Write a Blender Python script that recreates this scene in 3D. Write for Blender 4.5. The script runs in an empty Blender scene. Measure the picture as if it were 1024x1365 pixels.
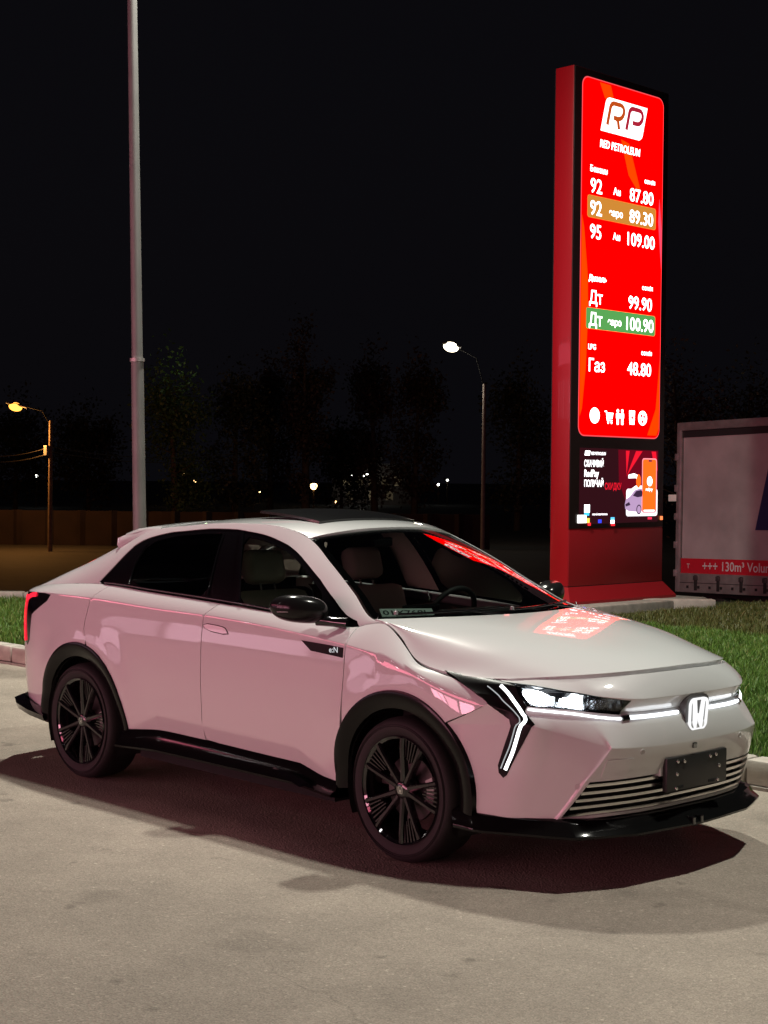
import bpy, bmesh, math, random
import numpy as np
from mathutils import Vector, Matrix
from mathutils.geometry import delaunay_2d_cdt

S = bpy.context.scene
COL = S.collection
rng = np.random.default_rng(7); random.seed(7)

# ------------------------------------------------------------------ camera
cam_d = bpy.data.cameras.new('camera'); cam = bpy.data.objects.new('camera', cam_d); COL.objects.link(cam)
S.camera = cam
cam_d.sensor_fit = 'VERTICAL'; cam_d.sensor_height = 24.0
cam_d.lens = 24.0 * 2096.47 / 1365.0
cam_d.clip_start = .1; cam_d.clip_end = 2000
_yaw, _pitch, _roll = 2.3853, -.02098, .0101
_f = Vector((math.cos(_pitch)*math.cos(_yaw), math.cos(_pitch)*math.sin(_yaw), math.sin(_pitch)))
_r = Vector((math.sin(_yaw), -math.cos(_yaw), 0)); _u = _r.cross(_f)
_c, _s = math.cos(_roll), math.sin(_roll)
_R, _U = _c*_r + _s*_u, -_s*_r + _c*_u
cam.matrix_world = Matrix(((_R.x, _U.x, -_f.x, 6.632), (_R.y, _U.y, -_f.y, -5.9865), (_R.z, _U.z, -_f.z, 1.7942), (0, 0, 0, 1)))
S.render.resolution_x, S.render.resolution_y = 768, 1024

# ------------------------------------------------------------------ night sky
world = bpy.data.worlds.new('World'); S.world = world; world.use_nodes = True
wn = world.node_tree; wn.nodes.clear()
sky = wn.nodes.new('ShaderNodeTexSky'); sky.sky_type = 'NISHITA'; sky.sun_disc = False
sky.sun_elevation = math.radians(-4); sky.sun_rotation = math.radians(200)
bg1 = wn.nodes.new('ShaderNodeBackground'); bg1.inputs['Strength'].default_value = .02
bg2 = wn.nodes.new('ShaderNodeBackground'); bg2.inputs['Color'].default_value = (.32, .30, .42, 1); bg2.inputs['Strength'].default_value = .0085
add = wn.nodes.new('ShaderNodeAddShader'); wo = wn.nodes.new('ShaderNodeOutputWorld')
wn.links.new(sky.outputs['Color'], bg1.inputs['Color'])
wn.links.new(bg1.outputs[0], add.inputs[0]); wn.links.new(bg2.outputs[0], add.inputs[1]); wn.links.new(add.outputs[0], wo.inputs['Surface'])

# ------------------------------------------------------------------ moonless night: forecourt lamps, plus unseen lights added as fill and for glints
def area_light(name, loc, target, power, color, sx, sy, spread=180):
    d = bpy.data.lights.new(name, 'AREA'); d.shape = 'RECTANGLE'; d.size = sx; d.size_y = sy
    d.energy = power; d.color = color; d.spread = math.radians(spread)
    o = bpy.data.objects.new(name, d); COL.objects.link(o); o.location = loc
    o.rotation_euler = (Vector(target) - Vector(loc)).to_track_quat('-Z', 'Y').to_euler()
    return o
RED_FILL = area_light('unseen_red_fill', (-9.0, -17.0, 4.6), (-1.0, 0, .6), 720, (1, .20, .31), 34, 1.2)  # unseen red light added as fill for the car's near side
for _i, _x in enumerate((-9.5, -6.6, -3.7, -.4, 2.5, 5.4, -31., -26.5, -22.4, -18.6, -15.2)):
    area_light('unseen_side_fill', (_x, -18.5, 1.75), (_x*.3, 0, .9), (205, 145, 215, 130, 225, 160, 26, 18, 32, 15, 24)[_i], (1, .38, .50) if _i < 6 else (1, .62, .78), 2.3, 2.7)  # unseen panels added: pink side fill, then lilac reflections for the doors

for _i in range(12):  # small unseen lights added only to sparkle in the paint
    area_light('unseen_glint_light', (-20.5 + 3.6*(_i % 6), -11.0 - 4.2*(_i // 6), 5.2), (-20.5 + 3.6*(_i % 6), -11.0 - 4.2*(_i // 6) + .6, 0), 9, (1, .93, .92), .30, .30)

S.view_settings.view_transform = 'Standard'; S.view_settings.look = 'None'
S.view_settings.exposure = 0; S.view_settings.gamma = 1
S.cycles.max_bounces = 8; S.cycles.transparent_max_bounces = 16
S.cycles.use_denoising = True
S.cycles.sample_clamp_indirect = 6
# ------------------------------------------------------------------ car surface definitions (numpy)
def spl(pts):
    """C1 interpolating curve through (x, y...) rows; clamped outside."""
    a = np.array(pts, float); x = a[:, 0]; y = a[:, 1:]
    h = np.diff(x)[:, None]; d = np.diff(y, axis=0) / h
    m = np.zeros_like(y); m[0] = d[0]; m[-1] = d[-1]
    if len(x) > 2:
        m[1:-1] = (d[:-1] * h[1:] + d[1:] * h[:-1]) / (h[1:] + h[:-1])
    def f(t):
        t = np.clip(np.asarray(t, float), x[0], x[-1])
        k = np.clip(np.searchsorted(x, t, side='right') - 1, 0, len(x) - 2)
        hh = (x[k + 1] - x[k])[..., None]; s = ((t - x[k])[..., None]) / hh
        r = ((2*s**3 - 3*s**2 + 1) * y[k] + (s**3 - 2*s**2 + s) * hh * m[k]
             + (-2*s**3 + 3*s**2) * y[k + 1] + (s**3 - s**2) * hh * m[k + 1])
        return r[..., 0] if y.shape[1] == 1 else r
    return f

WB = 1.3675; HUBZ = .341; TYRE_R = .341
half_w = spl([(-2.38, .64), (-2.3, .72), (-2.2, .785), (-2.05, .837), (-1.85, .865), (-1.6, .888), (-1.3, .897), (-.8, .892), (0, .888),
              (.6, .89), (1.0, .896), (1.37, .904), (1.6, .900), (1.8, .878), (2.0, .83)])
shoulder_z = spl([(-2.38, 1.05), (-1.9, 1.068), (-1.28, 1.073), (-.66, 1.055), (-.07, 1.046), (.5, 1.02), (.97, .985),
                  (1.1, .972), (1.25, .955), (1.38, .925), (1.55, .875), (1.7, .83), (2.0, .74)])
inset_z = spl([(.18, .062), (.3, .042), (.44, .020), (.55, .007), (.7, 0.), (.85, .003), (.95, .010), (1.02, .020), (1.1, .034)])
top_edge = spl([(-2.38, .60, 1.065), (-2.2, .69, 1.088), (-1.9, .752, 1.118), (-1.6, .775, 1.140), (-1.3, .790, 1.152), (-.8, .795, 1.135), (-.2, .798, 1.115),
                (.4, .800, 1.089), (.8, .798, 1.066), (.93, .792, 1.066), (1.02, .778, 1.088), (1.10, .767, 1.099), (1.13, .770, 1.092), (1.245, .796, 1.042), (1.34, .824, .988), (1.415, .846, .944),
                (1.55, .850, .912), (1.7, .842, .890), (2.0, .76, .86)])
rail_edge = spl([(-2.38, .58, 1.068), (-2.2, .66, 1.094), (-1.95, .665, 1.172), (-1.66, .650, 1.264), (-1.36, .630, 1.374), (-1.1, .620, 1.464), (-.7, .603, 1.514), (-.2, .588, 1.540),
                 (.08, .562, 1.528), (.282, .546, 1.478), (.55, .617, 1.355), (.8, .684, 1.220), (1.02, .760, 1.110), (1.10, .766, 1.101)])

def box(f, t, d):
    return (f(t - d) + f(t - d*.5) + f(t) + f(t + d*.5) + f(t + d)) / 5

def side_raw(X, v):
    zs = shoulder_z(X); B = half_w(X); te = top_edge(X); wt, zt = te[..., 0], te[..., 1]
    vb = np.clip(v, 0, 1); Z = .16 + (zs - .16) * vb
    ins = inset_z(Z)
    # lower door facet
    zc = .446 - .02*X - .42*np.clip(X - .58, 0, .3) - .45*np.clip(-.64 - X, 0, .3)
    mask = np.clip((X + .98) / .2, 0, 1) * np.clip((1.0 - X) / .2, 0, 1)
    ins = ins + mask * .30 * np.clip(zc - Z, 0, .14)
    w = B - ins
    for cx in (WB, -WB):
        r = np.hypot(X - cx, Z - HUBZ)
        w = w + .016 * np.exp(-((r - .47) / .10)**2) * np.clip((Z - .3) / .2, 0, 1)
    t = np.clip(v - 1, 0, 1)
    bul = 4 * t * (1 - t) * .005
    w2 = w + (wt - w) * t + bul; Z2 = Z + (zt - zs) * t + bul * .5
    return np.stack([X, w2, Z2], -1)

def side_patch(u, v):
    d = .013 + .16*np.clip((u - 1.05)/.45, 0, 1)**1.5 * np.ones_like(v)
    return box(lambda q: side_raw(u, q), v, d)

def cabin_patch(u, v):
    T = top_edge(u); R = rail_edge(u)
    t = v[..., None]
    Cc = np.stack([T[..., 0] + (R[..., 0] - T[..., 0]) * .40, T[..., 1] + (R[..., 1] - T[..., 1]) * .64], -1)
    q = (1-t)**2 * T + 2*t*(1-t) * Cc + t*t * R
    return np.stack([u, q[..., 0], q[..., 1]], -1)

roof_mid = spl([(-1.5, 1.405), (-1.3, 1.462), (-1.1, 1.503), (-.8, 1.545), (-.4, 1.570), (0, 1.572), (.3, 1.548), (.5, 1.508)])
def roof_patch(u, v):          # v = -1..1 across
    R = rail_edge(np.clip(u, -1.36, .36)); zc = roof_mid(u)
    a = np.abs(v)
    Z = zc + (R[..., 1] - zc) * (.55*a**2 + .45*a**4)
    return np.stack([u, R[..., 0] * v, Z], -1)

screen_ctr = spl([(0, .392, 1.527), (.5, .865, 1.330), (1, 1.322, 1.104)])
def screen_patch(u, v):        # u 0 header .. 1 cowl ; v -1..1 across
    ex = .285 + (1.035 - .285) * u
    e = rail_edge(ex); c = screen_ctr(u); k = 1 - np.abs(v)**2.2
    return np.stack([ex + (c[..., 0] - ex) * k, v * (e[..., 0] - .003), e[..., 1] + (c[..., 1] - e[..., 1]) * k], -1)

# hood: section (edge w,z) (crease w,z) centre z against X along the hood line
hood_side = spl([(0, 1.03, .764, 1.112), (1, 1.13, .766, 1.097), (2, 1.25, .792, 1.045), (3, 1.40, .838, .955), (4, 1.55, .845, .920), (5, 1.72, .825, .905), (6, 1.87, .770, .900)])
hood_crease = spl([(0, 1.07, .720, 1.113), (1, 1.20, .725, 1.097), (2, 1.36, .722, 1.072), (3, 1.52, .712, 1.045), (4, 1.72, .685, 1.010), (5, 1.92, .635, .968), (6, 2.145, .565, .926)])
hood_mid = spl([(0, 1.28, .40, 1.124), (1, 1.40, .40, 1.113), (2, 1.55, .40, 1.095), (3, 1.72, .39, 1.069), (4, 1.90, .375, 1.035), (5, 2.08, .35, .995), (6, 2.275, .33, .940)])
hood_ctr = spl([(0, 1.34, 0, 1.124), (1, 1.46, 0, 1.114), (2, 1.61, 0, 1.097), (3, 1.78, 0, 1.072), (4, 1.955, 0, 1.040), (5, 2.13, 0, 1.002), (6, 2.322, 0, .949)])
def hood_raw(u, v):            # u 0 rear .. 6 front ; v 0 centre .. 3 edge (negative mirrors)
    s = np.sign(v); a = np.abs(v)
    P = [hood_ctr(u), hood_mid(u), hood_crease(u), hood_side(u)]
    Pm = P[1] * [1, -1, 1]
    seq = [Pm] + P + [2*P[3] - P[2]]
    k = np.clip(np.floor(a).astype(int), 0, 2); t = (a - k)[..., None]
    st = np.stack(seq, 0)
    def pick(i): return np.take_along_axis(st, (k + i)[None, ..., None].repeat(3, -1), 0)[0]
    p0, p1, p2, p3 = pick(0), pick(1), pick(2), pick(3)
    r = .5*((2*p1) + (p2-p0)*t + (2*p0-5*p1+4*p2-p3)*t*t + (3*p1-p0-3*p2+p3)*t**3)
    r[..., 1] *= np.where(s < 0, -1, 1)
    return r
hood_patch = hood_raw

# front fascia grid rows (v) x columns (u); x, w, z
FAS = np.array([
 # centre            w.22              w.40              facet corner      just past          corner           boomerang        arch
 [(2.326,0,.944), (2.305,.22,.940), (2.243,.40,.931), (2.170,.53,.921), (2.100,.600,.915), (1.985,.690,.907), (1.870,.765,.899), (1.57,.846,.922)],   # 0 hood shut
 [(2.392,0,.829), (2.384,.22,.829), (2.356,.40,.831), (2.275,.53,.843), (2.205,.605,.853), (2.110,.690,.866), (1.990,.765,.880), (1.72,.86,.875)],   # 1 nose edge / lamp top
 [(2.352,0,.770), (2.346,.22,.770), (2.316,.40,.772), (2.255,.53,.790), (2.195,.610,.800), (2.105,.695,.812), (2.000,.775,.825), (1.825,.862,.838)],   # 2 channel root
 [(2.378,0,.735), (2.368,.22,.736), (2.336,.40,.738), (2.270,.53,.742), (2.205,.615,.748), (2.115,.700,.753), (2.015,.780,.760), (1.880,.854,.800)],   # 3 light bar / lamp bottom
 [(2.404,0,.614), (2.398,.22,.616), (2.378,.40,.620), (2.344,.540,.626), (2.312,.566,.634), (2.150,.700,.688), (2.030,.790,.712), (1.66,.899,.690)],   # 4 crease
 [(2.372,0,.490), (2.366,.25,.489), (2.338,.45,.486), (2.268,.612,.480), (2.236,.638,.480), (2.120,.725,.482), (2.000,.800,.485), (1.79,.876,.485)],   # 5 grille top
 [(2.330,0,.318), (2.318,.28,.317), (2.275,.50,.316), (2.165,.690,.300), (2.135,.710,.297), (2.050,.770,.292), (1.960,.825,.289), (1.838,.872,.287)],   # 6 lower edge
 [(2.300,0,.220), (2.288,.28,.220), (2.245,.50,.220), (2.135,.690,.220), (2.080,.725,.220), (2.020,.765,.220), (1.940,.820,.220), (1.838,.888,.220)],   # 7 valance
], float)
def cr(P, t, axis_mirror=True):
    """Catmull-Rom along axis 0 of P (n, ..., 3) with mirrored start; t (...)"""
    n = P.shape[0]
    first = P[1] * np.array([1, -1, 1]); last = 2*P[-1] - P[-2]
    seq = np.concatenate([first[None], P, last[None]], 0)
    k = np.clip(np.floor(t).astype(int), 0, n - 2); s = (t - k)[..., None]
    p0, p1, p2, p3 = seq[k], seq[k+1], seq[k+2], seq[k+3]
    return .5*((2*p1) + (p2-p0)*s + (2*p0-5*p1+4*p2-p3)*s*s + (3*p1-p0-3*p2+p3)*s**3)
def fascia_raw(u, v):
    s = np.where(u < 0, -1., 1.); a = np.clip(np.abs(u), 0, 7)
    v = np.clip(v, 0, 7)
    k = np.clip(np.floor(v).astype(int), 0, 6); t = (v - k)[..., None]
    rows = np.stack([cr(FAS[i], a) for i in range(8)], 0)
    A = np.take_along_axis(rows, k[None, ..., None].repeat(3, -1), 0)[0]
    Bq = np.take_along_axis(rows, (k+1)[None, ..., None].repeat(3, -1), 0)[0]
    r = A + (Bq - A) * t
    # gentle crown between rows
    cw = np.array([.010, 0, 0, .006, .004, .004, 0])[k] * 4 * t[..., 0] * (1 - t[..., 0])
    r[..., 0] += cw
    r[..., 1] *= s
    return r
def fascia_patch(u, v):
    return box(lambda q: fascia_raw(u, q), v, .022)
# outlines on the car surfaces, in surface coordinates
OUT = {
    'DLO': [(-1.353, 0.052), (-1.273, 0.321), (-1.209, 0.545), (-1.147, 0.732), (-1.087, 0.798), (-1.017, 0.835), (-0.823, 0.902), (-0.487, 0.916), (-0.226, 0.901), (-0.018, 0.850), (0.190, 0.791), (0.369, 0.706), (0.545, 0.647), (0.716, 0.506), (0.840, 0.330)],
    'GLASS_F': [(-0.010, 0.028), (-0.077, 0.363), (-0.161, 0.807), (-0.002, 0.774), (0.191, 0.713), (0.362, 0.626), (0.542, 0.529), (0.613, 0.460), (0.686, 0.054), (0.512, 0.036), (0.208, 0.022)],
    'GLASS_R': [(-1.037, 0.047), (-1.045, 0.348), (-0.997, 0.708), (-0.800, 0.823), (-0.464, 0.841), (-0.330, 0.840), (-0.312, 0.616), (-0.258, 0.034), (-0.600, 0.030)],
    'BOOM': [(6.919, -0.191), (6.549, -0.082), (6.189, 0.172), (6.071, 1.781), (5.891, 2.744), (5.724, 3.765), (6.042, 4.554), (6.207, 4.986), (6.283, 5.059), (6.384, 4.957), (6.396, 4.808), (6.332, 4.593), (6.276, 4.380), (6.225, 4.184), (6.188, 4.020), (6.273, 3.561), (6.437, 3.318), (6.604, 3.178), (6.794, 3.081), (7.000, 3.013), (7.000, 2.440), (7.000, 1.914), (7.000, 1.536), (7.000, 1.155)],
    'LAMP': [(6.144, 0.323), (4.576, 0.840), (2.146, 1.126), (2.234, 1.693), (2.386, 2.459), (4.324, 2.360), (5.809, 2.426), (6.068, 1.603)],
    'DRL1': [(6.362, 1.038), (6.198, 2.111), (5.940, 3.072), (5.943, 3.459), (6.131, 4.532), (6.248, 4.884)],
    'DRL2': [(6.596, 1.168), (6.463, 2.348), (6.091, 3.280), (6.064, 3.714), (6.191, 4.418), (6.339, 4.863)],
    'UNDER': [(5.790, 2.592), (4.330, 2.630), (2.384, 2.906)],
    'BAR': [(2.022, 2.701), (1.323, 2.659), (0.524, 2.515)],
    'BARF': [(-0.522, 2.781), (-1.017, 2.799), (-1.944, 2.917)],
    'LED': [(5.867, 1.942), (4.118, 1.730)],
    'SENS': [(1.854, 4.154), (2.668, 4.521), (-1.672, 4.145)],
    'HOOK': [(2.754, 4.915), (3.323, 4.300), (2.038, 4.322), (1.971, 4.989)],
    'FGAP': [(1.732, 1.649), (1.806, 1.398), (1.880, 1.227), (1.862, 1.129), (1.835, 1.045), (1.807, 0.981), (1.778, 0.928), (1.748, 0.886), (1.717, 0.844), (1.679, 0.803)],
    'GFD': [(0.916, 1.745), (0.954, 0.989), (0.958, 0.823), (0.955, 0.668)],
    'GFR': [(-0.198, 1.771), (-0.222, 0.966), (-0.206, 0.804), (-0.199, 0.435), (-0.243, 0.230)],
    'GRQ': [(-1.266, 1.718), (-1.322, 1.068), (-1.328, 0.984), (-1.345, 0.829), (-1.323, 0.782), (-1.281, 0.719)],
    'SILL': [(-0.968, 0.185), (-0.690, 0.217), (-0.561, 0.221), (-0.256, 0.218), (0.213, 0.210), (0.567, 0.208), (0.742, 0.165), (0.839, 0.160)],
    'EN': [(0.624, 0.963), (0.944, 0.980), (0.945, 0.921), (0.704, 0.916)],
    'HANDLE': [(-0.205, 0.950), (-0.039, 0.948), (-0.004, 0.940), (0.027, 0.906), (-0.172, 0.914)],
    'FUEL': [(-1.794, 0.914)],
    'TAILB': [(-2.029, 0.994), (-1.903, 0.994), (-1.810, 0.984), (-1.846, 0.947), (-2.040, 0.845), (-2.024, 0.622), (-2.056, 0.682)],
    'BUMPR': [(-1.914, 0.887), (-1.870, 0.722), (-1.795, 0.652), (-1.643, 0.566)],
    'SUN': [(0.138, 0.696), (0.156, -0.448)],
}
# ------------------------------------------------------------------ materials
MATS = {}
def mat(name, base=(.5, .5, .5), rough=.5, metal=0., coat=0., emit=None, estr=0., noise=None, bump=None, spec=.5, coat_rough=.03, trans=0.):
    if name in MATS: return MATS[name]
    m = bpy.data.materials.new(name); m.use_nodes = True; nt = m.node_tree; b = nt.nodes['Principled BSDF']
    b.inputs['Base Color'].default_value = (*base, 1); b.inputs['Roughness'].default_value = rough; b.inputs['Metallic'].default_value = metal
    b.inputs['Coat Weight'].default_value = coat; b.inputs['Coat Roughness'].default_value = coat_rough
    b.inputs['Specular IOR Level'].default_value = spec
    if emit: b.inputs['Emission Color'].default_value = (*emit, 1); b.inputs['Emission Strength'].default_value = estr
    tc = None
    if noise or bump:
        tc = nt.nodes.new('ShaderNodeTexCoord')
    if noise:                                   # (scale, amount, detail)
        n = nt.nodes.new('ShaderNodeTexNoise'); n.inputs['Scale'].default_value = noise[0]; n.inputs['Detail'].default_value = noise[2] if len(noise) > 2 else 5
        nt.links.new(tc.outputs['Object'], n.inputs['Vector'])
        mr = nt.nodes.new('ShaderNodeMapRange'); mr.inputs['From Min'].default_value = .3; mr.inputs['From Max'].default_value = .7
        mr.inputs['To Min'].default_value = 1 - noise[1]; mr.inputs['To Max'].default_value = 1 + noise[1]
        mx = nt.nodes.new('ShaderNodeMix'); mx.data_type = 'RGBA'; mx.blend_type = 'MULTIPLY'; mx.inputs[0].default_value = 1
        mx.inputs[6].default_value = (*base, 1)
        nt.links.new(n.outputs['Fac'], mr.inputs['Value']); nt.links.new(mr.outputs[0], mx.inputs[7]); nt.links.new(mx.outputs[2], b.inputs['Base Color'])
    if bump:                                    # (scale, strength, distance)
        n = nt.nodes.new('ShaderNodeTexNoise'); n.inputs['Scale'].default_value = bump[0]; n.inputs['Detail'].default_value = 6
        nt.links.new(tc.outputs['Object'], n.inputs['Vector'])
        bp = nt.nodes.new('ShaderNodeBump'); bp.inputs['Strength'].default_value = bump[1]; bp.inputs['Distance'].default_value = bump[2]
        nt.links.new(n.outputs['Fac'], bp.inputs['Height']); nt.links.new(bp.outputs[0], b.inputs['Normal'])
    MATS[name] = m
    return m
def glass(name, tint, refl=1.0, rough=0.):
    if name in MATS: return MATS[name]
    m = bpy.data.materials.new(name); m.use_nodes = True; nt = m.node_tree; nt.nodes.clear()
    o = nt.nodes.new('ShaderNodeOutputMaterial'); t = nt.nodes.new('ShaderNodeBsdfTransparent'); g = nt.nodes.new('ShaderNodeBsdfGlossy')
    f = nt.nodes.new('ShaderNodeFresnel'); f.inputs['IOR'].default_value = 1.52
    mu = nt.nodes.new('ShaderNodeMath'); mu.operation = 'MULTIPLY'; mu.inputs[1].default_value = refl; mu.use_clamp = True
    mx = nt.nodes.new('ShaderNodeMixShader')
    t.inputs['Color'].default_value = (*tint, 1); g.inputs['Roughness'].default_value = rough
    nt.links.new(f.outputs[0], mu.inputs[0]); nt.links.new(mu.outputs[0], mx.inputs[0]); nt.links.new(t.outputs[0], mx.inputs[1]); nt.links.new(g.outputs[0], mx.inputs[2])
    nt.links.new(mx.outputs[0], o.inputs['Surface'])
    MATS[name] = m
    return m
def emis(name, col, st):
    if name in MATS: return MATS[name]
    m = bpy.data.materials.new(name); m.use_nodes = True; nt = m.node_tree; nt.nodes.clear()
    o = nt.nodes.new('ShaderNodeOutputMaterial'); e = nt.nodes.new('ShaderNodeEmission'); e.inputs['Color'].default_value = (*col, 1); e.inputs['Strength'].default_value = st
    nt.links.new(e.outputs[0], o.inputs['Surface']); MATS[name] = m
    return m

# ------------------------------------------------------------------ objects
def tag(o, label=None, cat=None, group=None, kind=None):
    if label: o['label'] = label
    if cat: o['category'] = cat
    if group: o['group'] = group
    if kind: o['kind'] = kind
    return o
def empty(name, loc=(0, 0, 0), rz=0, parent=None):
    o = bpy.data.objects.new(name, None); COL.objects.link(o); o.location = loc; o.rotation_euler.z = rz; o.parent = parent; o.empty_display_size = .2
    return o
def mesh_obj(name, V, F, m, parent=None, smooth=False, normals=None, mats=None, fm=None):
    me = bpy.data.meshes.new(name)
    me.from_pydata([tuple(v) for v in V], [], [tuple(int(i) for i in f) for f in F]); me.update()
    for mm in (mats or [m]): me.materials.append(mm)
    if fm is not None: me.polygons.foreach_set('material_index', np.asarray(fm, dtype=np.int32))
    if smooth is True: me.polygons.foreach_set('use_smooth', np.ones(len(me.polygons), bool))
    if normals is not None:
        me.polygons.foreach_set('use_smooth', np.ones(len(me.polygons), bool))
        me.normals_split_custom_set_from_vertices([tuple(n) for n in normals])
    o = bpy.data.objects.new(name, me); COL.objects.link(o); o.parent = parent
    return o
def auto_smooth(o, deg=35):
    me = o.data; me.polygons.foreach_set('use_smooth', np.ones(len(me.polygons), bool))
    bm = bmesh.new(); bm.from_mesh(me); lim = math.radians(deg)
    for e in bm.edges:
        e.smooth = len(e.link_faces) == 2 and e.calc_face_angle(0) < lim
    bm.to_mesh(me); bm.free()
    return o
class MB:
    """collects shapes into one mesh"""
    def __init__(s): s.v = []; s.f = []; s.m = []
    def add(s, V, F, mi=0):
        k = len(s.v); s.v += [tuple(map(float, v)) for v in V]; s.f += [tuple(int(i) + k for i in f) for f in F]; s.m += [mi] * len(F); return s
    def box(s, lo, hi, bev=0., mi=0):
        x0, y0, z0 = lo; x1, y1, z1 = hi
        if bev <= 0:
            return s.add([(x0,y0,z0),(x1,y0,z0),(x1,y1,z0),(x0,y1,z0),(x0,y0,z1),(x1,y0,z1),(x1,y1,z1),(x0,y1,z1)],
                     [(0,3,2,1),(4,5,6,7),(0,1,5,4),(1,2,6,5),(2,3,7,6),(3,0,4,7)], mi)
        bm = bmesh.new(); bmesh.ops.create_cube(bm, size=1)
        for v in bm.verts: v.co = Vector(((x0+x1)/2 + v.co.x*(x1-x0), (y0+y1)/2 + v.co.y*(y1-y0), (z0+z1)/2 + v.co.z*(z1-z0)))
        bmesh.ops.bevel(bm, geom=bm.edges[:], offset=bev, segments=2, profile=.5, affect='EDGES')
        bm.verts.index_update(); s.add([v.co for v in bm.verts], [[v.index for v in f.verts] for f in bm.faces], mi); bm.free(); return s
    def bmesh_op(s, fn, M=None, mi=0):
        bm = bmesh.new(); fn(bm)
        if M is not None: bm.transform(M)
        bm.verts.index_update(); s.add([v.co for v in bm.verts], [[v.index for v in f.verts] for f in bm.faces], mi); bm.free(); return s
    def tube(s, pts, r, n=8, mi=0, caps=True):
        P = [Vector(p) for p in pts]; R = r if hasattr(r, '__len__') else [r] * len(P)
        rings = []; up = Vector((0, 0, 1))
        for i, p in enumerate(P):
            d = (P[min(i+1, len(P)-1)] - P[max(i-1, 0)]).normalized()
            a = d.cross(up); a = a.normalized() if a.length > 1e-4 else Vector((1, 0, 0))
            b = d.cross(a).normalized()
            rings.append([p + (a*math.cos(t) + b*math.sin(t)) * R[i] for t in [2*math.pi*k/n for k in range(n)]])
        V = [v for r_ in rings for v in r_]; F = []
        for i in range(len(P)-1):
            for k in range(n): F.append((i*n+k, i*n+(k+1) % n, (i+1)*n+(k+1) % n, (i+1)*n+k))
        if caps: F.append(tuple(range(n))[::-1]); F.append(tuple((len(P)-1)*n + k for k in range(n)))
        return s.add(V, F, mi)
    def lathe(s, prof, n=48, axis='Y', M=None, mi=0, closed=False):
        """prof list of (r, h); revolve about axis through the origin"""
        V = []; F = []
        for r, h in prof:
            for k in range(n):
                t = 2*math.pi*k/n
                if axis == 'Y': V.append((r*math.cos(t), h, r*math.sin(t)))
                elif axis == 'Z': V.append((r*math.cos(t), r*math.sin(t), h))
                else: V.append((h, r*math.cos(t), r*math.sin(t)))
        m = len(prof)
        for i in range(m - (0 if closed else 1)):
            j = (i+1) % m
            for k in range(n): F.append((i*n+k, i*n+(k+1) % n, j*n+(k+1) % n, j*n+k))
        if M is not None: V = [M @ Vector(v) for v in V]
        return s.add(V, F, mi)
    def prism(s, poly, d0, d1, to3, mi=0):
        """poly 2-D; to3(x, y, d) gives 3-D"""
        n = len(poly); V = [to3(x, y, d0) for x, y in poly] + [to3(x, y, d1) for x, y in poly]
        F = [tuple(range(n))[::-1], tuple(range(n, 2*n))] + [(k, (k+1) % n, n+(k+1) % n, n+k) for k in range(n)]
        return s.add(V, F, mi)
    def build(s, name, m, parent=None, smooth=None, mats=None):
        o = mesh_obj(name, s.v, s.f, m, parent, mats=mats, fm=s.m if mats else None)
        bm = bmesh.new(); bm.from_mesh(o.data); bmesh.ops.recalc_face_normals(bm, faces=bm.faces[:]); bm.to_mesh(o.data); bm.free()
        if smooth: auto_smooth(o, smooth)
        return o
def copy_tree(o, parent=None):
    c = o.copy(); COL.objects.link(c); c.parent = parent
    for ch in o.children: copy_tree(ch, c)
    return c

# ------------------------------------------------------------------ trimmed panels on the car surfaces
def inside(poly, x, y):
    p = np.asarray(poly); r = np.zeros(np.shape(x), bool); n = len(p)
    for i in range(n):
        x1, y1 = p[i]; x2, y2 = p[(i+1) % n]
        if y1 == y2: continue
        c = ((y1 > y) != (y2 > y)) & (x < (x2-x1)*(y-y1)/(y2-y1) + x1)
        r ^= c
    return r
def pnormal(patch, u, v):
    e = 2e-3
    du = patch(u+e, v) - patch(u-e, v); dv = patch(u, v+e) - patch(u, v-e)
    n = np.cross(du, dv); n /= np.maximum(np.linalg.norm(n, axis=-1, keepdims=True), 1e-9)
    return n
def resample(loop, patch, res):
    out = []
    L = np.asarray(loop, float); n = len(L)
    for i in range(n):
        a, b = L[i], L[(i+1) % n]
        tt = np.linspace(0, 1, 9); P = patch(a[0]+(b[0]-a[0])*tt, a[1]+(b[1]-a[1])*tt)
        d = np.linalg.norm(np.diff(P, axis=0), axis=1).sum(); k = max(1, int(math.ceil(d/res)))
        for j in range(k): out.append(a + (b-a)*j/k)
    return np.array(out)
def smooth_loop(pts, it=1, keep=()):
    """Chaikin-like rounding of a closed outline except kept corners"""
    for _ in range(it):
        o = []; n = len(pts)
        for i in range(n):
            a, b = np.array(pts[i]), np.array(pts[(i+1) % n])
            o.append(tuple(a*.75+b*.25)); o.append(tuple(a*.25+b*.75))
        pts = o
    return pts
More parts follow.
